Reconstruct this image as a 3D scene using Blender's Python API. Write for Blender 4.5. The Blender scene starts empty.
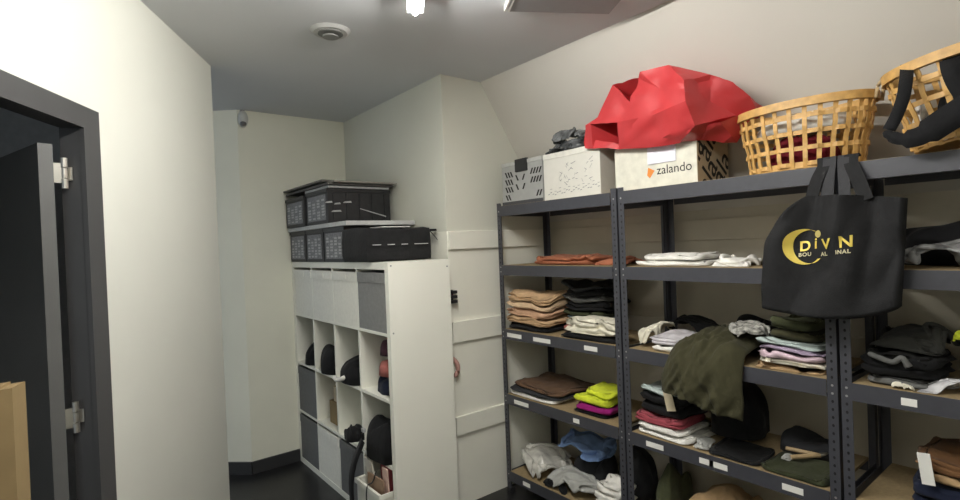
import bpy, bmesh, math, random
import numpy as np
from mathutils import Vector, Matrix, noise
C = bpy.context.scene.collection
SC = bpy.context.scene
# ------------------------------------------------------------------ camera
F_PX = 522.32
YAW, PITCH, ROLL = math.radians(38.3616), math.radians(-0.6463), math.radians(-2.2338)
EYE = Vector((0, 0, 1.5471))
FW = Vector((math.sin(YAW)*math.cos(PITCH), math.cos(YAW)*math.cos(PITCH), math.sin(PITCH)))
_rt = Vector((math.cos(YAW), -math.sin(YAW), 0)); _up = _rt.cross(FW)
RT = math.cos(ROLL)*_rt + math.sin(ROLL)*_up
UP = -math.sin(ROLL)*_rt + math.cos(ROLL)*_up
cam_d = bpy.data.cameras.new('camera'); cam = bpy.data.objects.new('camera', cam_d); C.objects.link(cam)
cam_d.sensor_width = 36; cam_d.lens = 36*F_PX/960; cam_d.clip_start = 0.02
cam.matrix_world = Matrix(((RT.x, UP.x, -FW.x, EYE.x), (RT.y, UP.y, -FW.y, EYE.y), (RT.z, UP.z, -FW.z, EYE.z), (0, 0, 0, 1)))
SC.camera = cam
# ------------------------------------------------------------------ world, exposure
w = bpy.data.worlds.new('world'); SC.world = w; w.use_nodes = True
w.node_tree.nodes['Background'].inputs[0].default_value = (0.8, 0.9, 1.0, 1)
w.node_tree.nodes['Background'].inputs[1].default_value = 0.14
SC.view_settings.view_transform = 'Standard'; SC.view_settings.look = 'None'
SC.view_settings.gamma = 1; SC.view_settings.use_curve_mapping = False
SC.view_settings.exposure = 2.86
TUBE_POWER = 38.0
TUBE_COLOUR = (1.0, 0.985, 0.93)
# ------------------------------------------------------------------ helpers
def at(px, py, x=None, y=None, z=None):
    d = FW*F_PX + (px-480)*RT - (py-250)*UP
    if x is not None: t = (x-EYE.x)/d.x
    elif y is not None: t = (y-EYE.y)/d.y
    else: t = (z-EYE.z)/d.z
    return EYE + t*d
MATS = {}
def mat(name, col, rough=0.8, var=0.08, scale=30, bump=0.0, bscale=200, metal=0.0, trans=0.0, alpha=1.0, spec=0.5, sheen=0.0):
    if name in MATS: return MATS[name]
    m = bpy.data.materials.new(name); m.use_nodes = True; nt = m.node_tree; N = nt.nodes; L = nt.links
    b = N['Principled BSDF']; b.inputs['Roughness'].default_value = rough; b.inputs['Metallic'].default_value = metal
    b.inputs['Specular IOR Level'].default_value = spec
    b.inputs['Transmission Weight'].default_value = trans; b.inputs['Alpha'].default_value = alpha
    b.inputs['Sheen Weight'].default_value = sheen
    tc = N.new('ShaderNodeTexCoord'); nz = N.new('ShaderNodeTexNoise'); nz.inputs['Scale'].default_value = scale; nz.inputs['Detail'].default_value = 4
    L.new(tc.outputs['Object'], nz.inputs['Vector'])
    rp = N.new('ShaderNodeValToRGB'); rp.color_ramp.elements[0].position = 0.3; rp.color_ramp.elements[1].position = 0.7
    rp.color_ramp.elements[0].color = tuple(max(0, c*(1-var)) for c in col)+(1,)
    rp.color_ramp.elements[1].color = tuple(min(1, c*(1+var)) for c in col)+(1,)
    L.new(nz.outputs['Fac'], rp.inputs['Fac']); L.new(rp.outputs['Color'], b.inputs['Base Color'])
    if bump:
        n2 = N.new('ShaderNodeTexNoise'); n2.inputs['Scale'].default_value = bscale; n2.inputs['Detail'].default_value = 3
        L.new(tc.outputs['Object'], n2.inputs['Vector'])
        bp = N.new('ShaderNodeBump'); bp.inputs['Strength'].default_value = bump; bp.inputs['Distance'].default_value = 0.004
        L.new(n2.outputs['Fac'], bp.inputs['Height']); L.new(bp.outputs['Normal'], b.inputs['Normal'])
    MATS[name] = m; return m
def fabric(name, col): return mat('fabric_'+name, col, 0.9, 0.14, 25, 0.5, 60, spec=0.2, sheen=0.05)
def emit(name, col, s):
    m = bpy.data.materials.new(name); m.use_nodes = True; N = m.node_tree.nodes; b = N['Principled BSDF']
    b.inputs['Base Color'].default_value = (0.9, 0.9, 0.9, 1)
    b.inputs['Emission Color'].default_value = col+(1,); b.inputs['Emission Strength'].default_value = s; return m
def link(name, me, m, parent=None, origin=None, smooth=False):
    o = bpy.data.objects.new(name, me); C.objects.link(o)
    for mm in (m if isinstance(m, (list, tuple)) else [m]): me.materials.append(mm)
    if parent is not None:
        org = Vector((0, 0, 0)); p = parent
        while p is not None: org += p.location; p = p.parent
        org_l = Vector((0, 0, 0)); o.parent = parent
        me.transform(Matrix.Translation(-org)); o.location = org_l
    else:
        if origin is None:
            vs = [v.co for v in me.vertices]
            origin = Vector(((min(v.x for v in vs)+max(v.x for v in vs))/2, (min(v.y for v in vs)+max(v.y for v in vs))/2, min(v.z for v in vs)))
        me.transform(Matrix.Translation(-Vector(origin))); o.location = origin
    for p in me.polygons: p.use_smooth = smooth
    return o
def obj(name, bm, m, parent=None, origin=None, smooth=False):
    me = bpy.data.meshes.new(name); bmesh.ops.recalc_face_normals(bm, faces=bm.faces[:]); bm.to_mesh(me); bm.free()
    return link(name, me, m, parent, origin, smooth)
def tag(o, label, cat, group=None, kind=None):
    o['label'] = label; o['category'] = cat
    if group: o['group'] = group
    if kind: o['kind'] = kind
    return o
def thing(name, loc, label, cat, group=None):
    o = bpy.data.objects.new(name, None); C.objects.link(o); o.location = loc; o.empty_display_size = 0.05
    return tag(o, label, cat, group)
def box(bm, x0, x1, y0, y1, z0, z1, mi=0, bev=0.0):
    vs = [bm.verts.new((x, y, z)) for x in (x0, x1) for y in (y0, y1) for z in (z0, z1)]
    fs = [bm.faces.new([vs[i] for i in q]) for q in ((0, 1, 3, 2), (4, 6, 7, 5), (0, 4, 5, 1), (2, 3, 7, 6), (0, 2, 6, 4), (1, 5, 7, 3))]
    for f in fs: f.material_index = mi
    if bev:
        es = list({e for f in fs for e in f.edges})
        bmesh.ops.bevel(bm, geom=es, offset=bev, segments=2, affect='EDGES', profile=0.7)
    return vs
def B(*a, bev=0.0):
    bm = bmesh.new(); box(bm, *a, bev=bev); return bm
def prism(bm, pts, d, mi=0):
    """polygon pts (3D) extruded by vector d"""
    a = [bm.verts.new(p) for p in pts]; b = [bm.verts.new(Vector(p)+Vector(d)) for p in pts]; n = len(a)
    fs = [bm.faces.new(a[::-1]), bm.faces.new(b)]+[bm.faces.new((a[i], a[(i+1) % n], b[(i+1) % n], b[i])) for i in range(n)]
    for f in fs: f.material_index = mi
def tube(bm, pts, r, seg=8, mi=0):
    pts = [Vector(p) for p in pts]; rings = []
    for i, p in enumerate(pts):
        t = (pts[min(i+1, len(pts)-1)]-pts[max(i-1, 0)]).normalized()
        a = t.orthogonal().normalized() if abs(t.z) > 0.95 else t.cross(Vector((0, 0, 1))).normalized(); b = t.cross(a)
        rr = r[i] if isinstance(r, (list, tuple)) else r
        rings.append([bm.verts.new(p+rr*(math.cos(k*2*math.pi/seg)*a+math.sin(k*2*math.pi/seg)*b)) for k in range(seg)])
    for i in range(len(rings)-1):
        for k in range(seg):
            f = bm.faces.new((rings[i][k], rings[i][(k+1) % seg], rings[i+1][(k+1) % seg], rings[i+1][k])); f.material_index = mi
    bm.faces.new(rings[0][::-1]).material_index = mi; bm.faces.new(rings[-1]).material_index = mi
def ribbon(bm, pts, wid, wdir, th, mi=0):
    """flat strap along pts, width vector wdir (list or one), thickness th"""
    P = [Vector(p) for p in pts]; rings = []
    for i, p in enumerate(P):
        t = (P[min(i+1, len(P)-1)]-P[max(i-1, 0)]).normalized()
        wd = Vector(wdir[i] if isinstance(wdir, list) else wdir); wd = (wd-t*wd.dot(t)).normalized(); n = t.cross(wd)
        ww = wid[i] if isinstance(wid, list) else wid
        rings.append([bm.verts.new(p+sx*ww/2*wd+sn*th/2*n) for sx, sn in ((-1, -1), (1, -1), (1, 1), (-1, 1))])
    for i in range(len(rings)-1):
        for k in range(4): bm.faces.new((rings[i][k], rings[i][(k+1) % 4], rings[i+1][(k+1) % 4], rings[i+1][k])).material_index = mi
    bm.faces.new(rings[0][::-1]); bm.faces.new(rings[-1])
def catmull(pts, n=6):
    P = [Vector(p) for p in pts]; P = [2*P[0]-P[1]]+P+[2*P[-1]-P[-2]]; out = []
    for i in range(1, len(P)-2):
        a, b, c, d = P[i-1:i+3]
        for k in range(n):
            t = k/n; out.append(0.5*((2*b)+(c-a)*t+(2*a-5*b+4*c-d)*t*t+(3*b-a-3*c+d)*t**3))
    return out+[P[-2]]
def text_bm(s, size, bold=0.0, space=1.0):
    cu = bpy.data.curves.new('lettering', 'FONT'); cu.body = s; cu.size = size; cu.offset = bold; cu.space_character = space; cu.resolution_u = 4
    o = bpy.data.objects.new('lettering', cu); C.objects.link(o)
    dg = bpy.context.evaluated_depsgraph_get(); me = bpy.data.meshes.new_from_object(o.evaluated_get(dg))
    bm = bmesh.new(); bm.from_mesh(me); bpy.data.objects.remove(o); bpy.data.meshes.remove(me); bpy.data.curves.remove(cu); return bm
def fn(p, s, seed): return noise.noise(Vector(p)*s+Vector((seed*7.3, seed*3.1, seed*1.7)))
# ------------------------------------------------------------------ cloth builders
BOARD_Z = (1.775, 1.4125, 1.021, 0.619, 0.139)
def settle(bm, z0):
    """cloth piles sag unevenly: everything above one board is lowered by one slowly varying field"""
    zs = max([z for z in BOARD_Z if z <= z0+0.02] or [0.0])+0.001
    for v in bm.verts:
        d = 0.16*(0.5+fn((v.co.x, v.co.y, 0), 6.5, 77))+0.05*fn((v.co.x, v.co.y, 0), 17, 78)
        v.co.z = zs+max(0.0, v.co.z-zs)*(1-max(0, min(0.35, d)))
def folded_mesh(cx, cy, z0, dx, dy, h, layers=2, seed=0, rot=0, wr=0.008):
    """a folded garment: rounded slab whose sides bulge once per folded layer"""
    bm = bmesh.new(); U = 84; prof = [(s_, 0.0) for s_ in (0.04, 0.15, 0.28, 0.4, 0.52, 0.64, 0.75, 0.85, 0.92)]
    e = min(h/layers*0.5, 0.016)
    for k in range(layers):
        for j in range(6):
            a = math.pi*j/5
            prof.append((1-(1-math.sin(a))*e/min(dx, dy)*2.0*(1 if 0 < j < 5 else 1.3), (k+0.5-0.5*math.cos(a))/layers))
    prof += [(s_, 1.0) for s_ in (0.91, 0.84, 0.77, 0.7, 0.62, 0.54, 0.46, 0.37, 0.28, 0.19, 0.1, 0.03)]
    rings = []; pw = 6.0; cr, sr = math.cos(rot), math.sin(rot); rnd = random.Random(seed); lo = [(rnd.uniform(-.012, .004), rnd.uniform(-.015, .015), rnd.uniform(-.06, .02)) for _ in range(layers+1)]
    da = rnd.uniform(0, math.pi); dl = [(rnd.uniform(-1, 1), rnd.uniform(0.05, 0.12), rnd.uniform(-.5, .5)+da) for _ in range(5)]
    for s_, zz in prof:
        ring = []
        for u in range(U):
            a = 2*math.pi*(u+0.5)/U; c, sn = math.cos(a), math.sin(a)
            x = math.copysign(abs(c)**(2/pw), c)*dx/2; y = math.copysign(abs(sn)**(2/pw), sn)*dy/2
            lay = min(int(zz*layers*0.999), layers-1); ox, oy, sc = lo[lay]
            ww = s_*(1+0.05*fn((lay*3.3, x*4, y*4), 1.0, seed)+sc*.7)
            x = x*ww+ox*s_*min(1, zz*3); y = y*ww+oy*s_*min(1, zz*3); z = zz*h
            if zz > 0.02:
                crease = 0.0
                for off, wd, an in dl:
                    t = (x*math.cos(an)+y*math.sin(an))-off*0.12+0.03*fn((x, y, 0), 6, seed+3); crease = max(crease, max(0, 1-abs(t)/(wd*.35)))
                z += zz*(-wr*0.9+wr*1.5*crease+wr*1.1*fn((x, y, zz*.3), 10, seed)+wr*0.5*fn((x, y, 0), 26, seed+5))
            x += fn((x, y, zz*4), 9, seed+2)*wr*1.5; y += fn((x, y, zz*4), 9, seed+3)*wr*1.5
            x = max(-dx/2*1.02, min(dx/2*1.02, x)); y = max(-dy/2*1.02, min(dy/2*1.02, y))
            ring.append(bm.verts.new((cx+x*cr-y*sr, cy+x*sr+y*cr, z0+max(0.0, min(h, z)))))
        rings.append(ring)
    for i in range(len(rings)-1):
        for u in range(U): bm.faces.new((rings[i][u], rings[i][(u+1) % U], rings[i+1][(u+1) % U], rings[i+1][u]))
    bm.faces.new(rings[0][::-1]); bm.faces.new(rings[-1]); settle(bm, z0)
    return bm
SEED = [0]
def garment(name, label, cat, m, x0, x1, y0, y1, z0, h, layers=2, group=None, rot=None, wr=0.008, tilt=0.0):
    SEED[0] += 1
    if rot is None: rot = random.Random(SEED[0]*13).uniform(-.07, .07)
    bm = folded_mesh((x0+x1)/2, (y0+y1)/2, z0, x1-x0, y1-y0, h*0.92, layers, SEED[0], rot, wr)
    return tag(obj(name, bm, m, smooth=True), label, cat, group)
def crumple_mesh(x0, x1, y0, y1, z0, h, seed, fr=9, sharp=0.6, power=0.6, nf=9):
    """loosely dropped cloth: irregular outline, folds running across it in a few directions, flat underneath"""
    bm = bmesh.new(); N = 64; rnd = random.Random(seed*31+7); cx, cy = (x0+x1)/2, (y0+y1)/2; hx, hy = (x1-x0)/2, (y1-y0)/2
    base = rnd.uniform(0, math.pi); sc = max(hx, hy)
    folds = [(rnd.uniform(-1, 1)*sc, base+rnd.gauss(0, 0.5), rnd.uniform(0.10, 0.26)*sc*9/fr, rnd.uniform(0.5, 1)) for _ in range(nf)]
    top = {}; bot = {}
    for i in range(N+1):
        for j in range(N+1):
            a, b = 2*i/N-1, 2*j/N-1
            x = a*math.sqrt(1-b*b*0.36); y = b*math.sqrt(1-a*a*0.36); rr = max(abs(a), abs(b))
            an = math.atan2(y, x); edge = 0.86+0.13*fn((math.cos(an), math.sin(an), 0), 1.5, seed)+0.05*min(1, sharp*2)*fn((math.cos(an), math.sin(an), 0), 5, seed+1)
            X = x*edge*hx; Y = y*edge*hy
            wx, wy = X+0.035*fn((X, Y, 0), 8, seed+2), Y+0.035*fn((X, Y, 0), 8, seed+3)
            R = 0.0
            for off, ang, wd, am in folds:
                d = abs(wx*math.cos(ang)+wy*math.sin(ang)-off)/wd
                if d < 1: R = max(R, am*(1-d)**0.85 if d > .12 else am*(1-.12)**.85)
            prof = max(0, 1-rr**3.2)**power
            small = 0.10*(1-2*abs(fn((X, Y, 0), 26, seed+6)))
            z = h*prof*(0.50+0.20*fn((X, Y, 0), 5, seed+5)+0.38*R+small*sharp)
            k_ = 0.010*min(1, sharp*2); X += k_*fn((X, Y, z), 14, seed+8)*(rr**2); Y += k_*fn((X, Y, z), 14, seed+9)*(rr**2)
            z = max(0.004*(1 if rr < 1 else 0), min(h, z))
            X = max(-hx, min(hx, X)); Y = max(-hy, min(hy, Y))
            top[i, j] = bm.verts.new((cx+X, cy+Y, z0+z))
            bot[i, j] = top[i, j] if rr > 0.999 else None
    for i in range(N):
        for j in range(N): bm.faces.new((top[i, j], top[i+1, j], top[i+1, j+1], top[i, j+1]))
    ring = [top[i, 0] for i in range(N)]+[top[N, j] for j in range(N)]+[top[i, N] for i in range(N, 0, -1)]+[top[0, j] for j in range(N, 0, -1)]
    c = bm.verts.new((cx, cy, z0))
    for k in range(len(ring)): bm.faces.new((ring[(k+1) % len(ring)], ring[k], c))
    return bm
def cloth_mesh(x0, x1, y0, y1, z0, h, seed, loose=1.55, fill=0.55, n=40, steps=110, th=0.0035, stiff=0.35):
    """a sheet pushed together over a low mound until it buckles into folds (small position-based cloth solver)"""
    rng = np.random.RandomState(seed); hx, hy = (x1-x0)/2, (y1-y0)/2
    a = np.linspace(-1, 1, n); U, V_ = np.meshgrid(a, a, indexing='ij'); an = rng.uniform(-.35, .35)
    X = U*hx*loose; Y = V_*hy*loose; P = np.stack([X*math.cos(an)-Y*math.sin(an), X*math.sin(an)+Y*math.cos(an), np.full_like(X, h*0.8)], -1)
    k1, k2, k3 = rng.uniform(4, 9, 3); f1, f2, f3 = rng.uniform(0, 6.3, 3)
    P[..., 2] += 0.014*(np.sin(U*k1+V_*k2*.6+f1)+np.sin(V_*k2-U*k3*.5+f2)+0.7*np.sin(U*k3*1.7+V_*k1*1.3+f3))+rng.normal(0, .0015, X.shape)
    cons = []
    def fam(di, dj, w):
        for p in (0, 1):
            if di and not dj: I = np.arange(p*di, n-di, 2*di); sl = np.concatenate([np.arange(q, min(q+di, n-di)) for q in I]) if len(I) else np.array([], int); A_ = (sl[:, None], np.arange(n)[None, :]); B_ = (sl[:, None]+di, np.arange(n)[None, :])
            elif dj and not di: I = np.arange(p*dj, n-dj, 2*dj); sl = np.concatenate([np.arange(q, min(q+dj, n-dj)) for q in I]) if len(I) else np.array([], int); A_ = (np.arange(n)[:, None], sl[None, :]); B_ = (np.arange(n)[:, None], sl[None, :]+dj)
            else:
                sl = np.arange(p, n-1, 2); jj = np.arange(max(0, -dj), n-max(0, dj)); A_ = (sl[:, None], jj[None, :]); B_ = (sl[:, None]+1, jj[None, :]+dj)
            L = np.linalg.norm((P[B_]-P[A_])*np.array([1, 1, 0]), axis=-1); cons.append((A_, B_, L, w))
    fam(1, 0, .5); fam(0, 1, .5); fam(1, 1, .3); fam(1, -1, .3); fam(2, 0, .5*stiff); fam(0, 2, .5*stiff); fam(4, 0, .25*stiff); fam(0, 4, .25*stiff)
    Q = P.copy(); ph = rng.uniform(0, 6.3, 3)
    def ground(x, y):
        q = np.clip(1-(np.abs(x/(hx*.9))**3+np.abs(y/(hy*.9))**3), 0, 1)**.5
        return h*fill*q*(0.8+0.2*np.sin(x/hx*2.3+ph[0])*np.sin(y/hy*2.1+ph[1]))
    for st in range(steps):
        k = min(1, st/(steps*.7)); bx, by = hx*(loose*1.08+(1-loose*1.08)*k), hy*(loose*1.08+(1-loose*1.08)*k)
        v = (P-Q)*0.86; Q = P.copy(); P = P+v; P[..., 2] -= 0.0011
        P[..., :2] *= (1-0.2*(loose-1)/steps/.7) if k < 1 else 1
        for it in range(3):
            for A_, B_, L, w_ in cons:
                d = P[B_]-P[A_]; l = np.linalg.norm(d, axis=-1)+1e-9; c = (w_*(l-L)/l)[..., None]*d; P[A_] += c; P[B_] -= c
            P[..., 0] = np.clip(P[..., 0], -bx, bx); P[..., 1] = np.clip(P[..., 1], -by, by)
            P[..., 2] = np.maximum(P[..., 2], ground(P[..., 0], P[..., 1])+.001)
    for c_, hh in ((0, hx), (1, hy)):
        lo, hi = P[..., c_].min(), P[..., c_].max(); P[..., c_] = ((P[..., c_]-lo)/(hi-lo)*2-1)*hh
    edge = np.maximum(np.abs(P[..., 0])/hx, np.abs(P[..., 1])/hy); P[..., 2] *= np.clip((1-edge)/0.10, 0, 1)**.5*0.98+0.02
    P[..., 0] = np.clip(P[..., 0], -hx+th, hx-th); P[..., 1] = np.clip(P[..., 1], -hy+th, hy-th)
    zz = P[..., 2]; zm = zz.max(); zz = np.where(zz > h*.75, h*.75+(zz-h*.75)*(h*.25)/max(zm-h*.75, h*.25), zz); P[..., 2] = zz
    bm = bmesh.new(); G = {}
    for i in range(n):
        for j in range(n):
            p = Vector(P[i, j]); t1 = Vector(P[min(i+1, n-1), j])-Vector(P[max(i-1, 0), j]); t2 = Vector(P[i, min(j+1, n-1)])-Vector(P[i, max(j-1, 0)]); nm = t1.cross(t2); nm = nm.normalized() if nm.length > 1e-12 else Vector((0, 0, 1))
            o = Vector(((x0+x1)/2, (y0+y1)/2, z0))
            G[1, i, j] = bm.verts.new(o+p); q = o+p-nm*th; q.z = max(q.z, z0); G[0, i, j] = bm.verts.new(q)
    for i in range(n-1):
        for j in range(n-1):
            bm.faces.new((G[1, i, j], G[1, i+1, j], G[1, i+1, j+1], G[1, i, j+1])); bm.faces.new((G[0, i, j], G[0, i, j+1], G[0, i+1, j+1], G[0, i+1, j]))
    for k in range(n-1):
        for e in (0, n-1):
            bm.faces.new((G[0, k, e], G[0, k+1, e], G[1, k+1, e], G[1, k, e])); bm.faces.new((G[0, e, k], G[0, e, k+1], G[1, e, k+1], G[1, e, k]))
    bmesh.ops.smooth_vert(bm, verts=bm.verts[:], factor=0.35, use_axis_x=True, use_axis_y=True, use_axis_z=True)
    return bm
def heap(name, label, cat, m, x0, x1, y0, y1, z0, h, fr=9, sharp=0.6, group=None, loose=1.5, fill=0.72, n=40, solid=False):
    SEED[0] += 1; bm = crumple_mesh(x0, x1, y0, y1, z0, h*1.1, SEED[0], 3.5, 0.0, 0.3, 3) if solid else cloth_mesh(x0, x1, y0, y1, z0, h, SEED[0], loose, fill, n)
    if not solid: bmesh.ops.subdivide_edges(bm, edges=bm.edges[:], cuts=1, use_grid_fill=True, smooth=0.8)
    if x0 > 2.05: settle(bm, z0)
    return tag(obj(name, bm, m, smooth=True), label, cat, group)
# ------------------------------------------------------------------ palette
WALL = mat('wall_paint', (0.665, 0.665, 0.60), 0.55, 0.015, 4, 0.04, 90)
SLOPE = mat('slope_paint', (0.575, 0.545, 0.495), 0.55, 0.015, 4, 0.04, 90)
BACKWALL = mat('back_wall_paint', (0.80, 0.79, 0.67), 0.7, 0.02, 4, 0.04, 90)
CEIL = mat('ceiling_paint', (0.68, 0.69, 0.71), 0.8, 0.015, 3, 0.03, 120)
PANEL = mat('panel_paint', (0.85, 0.835, 0.74), 0.5, 0.02, 5, 0.03, 60)
BOARDS = mat('board_paint', (0.60, 0.55, 0.45), 0.6, 0.05, 6, 0.04, 60)
FLOOR = mat('dark_vinyl', (0.012, 0.012, 0.013), 0.35, 0.3, 8, 0.05, 40)
SKIRT = mat('dark_skirting', (0.03, 0.03, 0.032), 0.5, 0.05)
DOORG = mat('door_grey_paint', (0.062, 0.061, 0.062), 0.45, 0.04, 10)
WHITE = mat('white_foil', (0.87, 0.86, 0.77), 0.4, 0.01, 4)
FELTW = mat('white_insert_fabric', (0.86, 0.84, 0.76), 0.8, 0.04, 60, 0.2, 200)
FELTG = mat('grey_insert_fabric', (0.25, 0.25, 0.247), 0.8, 0.08, 60, 0.2, 200)
FELTD = mat('dark_insert_fabric', (0.15, 0.15, 0.147), 0.8, 0.08, 60, 0.2, 200)
STEEL = mat('powder_coated_steel', (0.052, 0.053, 0.064), 0.42, 0.06, 40, 0.05, 300)
RIVET = mat('rivet_zinc', (0.5, 0.5, 0.5), 0.4, 0.02, metal=0.8)
HOLE = mat('slot_black', (0.008, 0.008, 0.009), 0.9)
WOOD = mat('particle_board', (0.32, 0.235, 0.125), 0.7, 0.14, 90, 0.1, 200)
PAPER = mat('paper', (0.8, 0.79, 0.75), 0.7, 0.02)
CHROME = mat('hinge_steel', (0.55, 0.53, 0.48), 0.3, 0.05, metal=0.9)
CARD = mat('cardboard', (0.25, 0.175, 0.08), 0.85, 0.06, 20, 0.1, 80)
KRAFT = mat('kraft_board', (0.50, 0.41, 0.28), 0.85, 0.05, 30)
BLACKP = mat('black_plastic', (0.018, 0.018, 0.02), 0.45, 0.1, 30)
WHITEP = mat('white_plastic', (0.72, 0.71, 0.68), 0.4, 0.02)
INK = mat('black_ink', (0.015, 0.014, 0.013), 0.8)
GREYINK = mat('grey_ink', (0.25, 0.25, 0.25), 0.8)
fb = {k: fabric(k, c) for k, c in dict(black=(0.010, 0.010, 0.011), charcoal=(0.035, 0.036, 0.04), grey=(0.13, 0.13, 0.125), ltgrey=(0.42, 0.42, 0.40), white=(0.78, 0.76, 0.71), cream=(0.72, 0.68, 0.56),
    beige=(0.56, 0.37, 0.21), peach=(0.58, 0.35, 0.22), sand=(0.62, 0.44, 0.28), rust=(0.36, 0.13, 0.07), brown=(0.13, 0.075, 0.045), olive=(0.050, 0.047, 0.024), moss=(0.072, 0.078, 0.040),
    darkolive=(0.04, 0.045, 0.022), lilac=(0.60, 0.57, 0.60), mauve=(0.34, 0.27, 0.37), pink=(0.62, 0.47, 0.53), mint=(0.44, 0.51, 0.49), neon=(0.72, 0.80, 0.05), magenta=(0.28, 0.012, 0.15),
    red=(0.36, 0.07, 0.09), rose=(0.42, 0.14, 0.12), blue=(0.22, 0.34, 0.62), navy=(0.012, 0.016, 0.035), denim=(0.04, 0.08, 0.16), teal=(0.16, 0.22, 0.25), tan=(0.42, 0.28, 0.15)).items()}
FILM = mat('clear_film', (0.75, 0.77, 0.78), 0.12, 0.1, 12, 0.8, 30, trans=0.75, spec=0.8)
RED = mat('red_bag_paper', (0.50, 0.035, 0.04), 0.42, 0.06, 12, 0.25, 14, spec=0.6)
WICK = mat('split_bamboo', (0.55, 0.32, 0.10), 0.5, 0.18, 35, 0.1, 120)
ROPE = mat('hemp_rope', (0.45, 0.33, 0.18), 0.9, 0.2, 80, 0.3, 200)
GOLD = mat('gold_print', (0.80, 0.62, 0.12), 0.4, 0.05, metal=0.2)
TOTE = mat('black_cotton', (0.017, 0.017, 0.018), 0.85, 0.12, 40, 0.4, 300, spec=0.25)
# ------------------------------------------------------------------ room shell
ZC = 2.549
A0 = Vector((0.655, 3.078, 0)); D = Vector((0.50346, 0.86402, 0)); NO = Vector((-0.86402, 0.50346, 0))   # wall line of the door wall, outward normal
def lw(s, n, z): return A0+D*s+NO*n+Vector((0, 0, z))
def struct(name, bm, m): o = obj(name, bm, m, origin=(0, 0, 0)); o['kind'] = 'structure'; return o
struct('floor', B(-3.2, 3.0, -2.2, 6.2, -0.1, 0.0), FLOOR)
struct('ceiling', B(-3.2, 3.0, -2.2, 6.2, ZC, ZC+0.1), CEIL)
def wallseg(bm, s0, s1, n0, n1, z0, z1):
    prism(bm, [lw(s0, n0, z0), lw(s1, n0, z0), lw(s1, n1, z0), lw(s0, n1, z0)], (0, 0, z1-z0))
S_IN, S_OUT, DW, TOPZ, TH = -1.215, -1.130, 0.84, 1.955, 0.05
bm = bmesh.new()
wallseg(bm, -1.17, -0.034, 0, TH, 0, ZC); wallseg(bm, -5.6, S_IN-DW-0.045, 0, TH, 0, ZC); wallseg(bm, S_IN-DW-0.045, -1.17, 0, TH, TOPZ+0.03, ZC)
struct('wall_left', bm, WALL)
bm = bmesh.new(); box(bm, -2.4, 2.63, -1.72, -1.6, 0, ZC); struct('wall_front', bm, WALL)
YB = 3.887; PX0 = 1.752; PY = 2.52; WX = 2.62; KNEE = 1.68; SLX = 2.046
struct('wall_back', B(0.966, 1.76, YB, YB+0.1, 0, ZC), BACKWALL)
bm = bmesh.new(); prism(bm, [(0.966, YB, 0), (0.22, 4.59, 0), (0.29, 4.66, 0), (0.98, YB+0.1, 0)], (0, 0, ZC)); struct('wall_return', bm, BACKWALL)
struct('wall_pillar', B(PX0, 2.8, PY, YB+0.1, 0, 1.63), PANEL); struct('wall_pillar_upper', B(PX0, 2.8, PY, YB+0.1, 1.63, ZC), mat('plaster', (0.67, 0.665, 0.58), 0.7, 0.015, 4, 0.04, 90))
struct('wall_right', B(WX, WX+0.1, -1.7, PY, 0, KNEE), BOARDS)
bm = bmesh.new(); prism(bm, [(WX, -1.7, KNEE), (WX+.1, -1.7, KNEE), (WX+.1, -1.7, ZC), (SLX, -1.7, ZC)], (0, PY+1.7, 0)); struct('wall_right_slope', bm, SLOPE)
# unlit space behind the door wall
bm = bmesh.new(); wallseg(bm, -3.4, -0.3, 1.15, 1.2, 0, ZC); wallseg(bm, -0.3, -0.25, TH, 1.2, 0, ZC); struct('wall_closet', bm, mat('closet_paint', (0.4, 0.4, 0.4), 0.8))
# rails on the panelling
rails = ((1.522, 1.630), (0.972, 1.094), (0.424, 0.533))
for i, (a, b) in enumerate(rails):
    struct(f'trim_{i+1}', B(PX0+0.003, WX-0.001, PY-0.018, PY, a, b, bev=0.003), PANEL)
    struct(f'trim_{i+4}', B(WX-0.018, WX, -1.6, PY-0.02, a, b, bev=0.003), BOARDS)
struct('baseboard_back', B(0.965, 1.75, YB-0.014, YB, 0, 0.085), SKIRT)
bm = bmesh.new(); prism(bm, [(0.966, YB-.002, 0), (0.22, 4.588, 0), (0.205, 4.575, 0), (0.957, YB-0.014, 0)], (0, 0, 0.085)); struct('baseboard_return', bm, SKIRT)
# door frame and leaf
bm = bmesh.new()
wallseg(bm, S_IN, S_OUT, -0.016, 0, 0, TOPZ+0.068); wallseg(bm, S_IN-DW-0.08, S_IN-DW, -0.016, 0, 0, TOPZ+0.068); wallseg(bm, S_IN-DW, S_IN, -0.016, 0, TOPZ, TOPZ+0.068)
wallseg(bm, S_IN, -1.171, -0.002, TH+0.004, 0, TOPZ+0.028); wallseg(bm, S_IN-DW-0.044, S_IN-DW, 0, TH+0.004, 0, TOPZ+0.028); wallseg(bm, S_IN-DW, S_IN, 0, TH+0.004, TOPZ, TOPZ+0.028)
door = struct('door_1', bm, DOORG)
HS, HN = -1.253, 0.052; LD = (D*0.675+NO*0.737).normalized(); LN = (D*-0.737+NO*0.675).normalized()
hp = lw(HS, HN, 0.012)
bm = bmesh.new(); prism(bm, [hp, hp+LD*0.82, hp+LD*0.82+LN*0.036, hp+LN*0.036], (0, 0, 1.885)); obj('leaf', bm, mat('door_leaf_paint', (0.10, 0.10, 0.096), 0.5, 0.05, 8), door)
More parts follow.
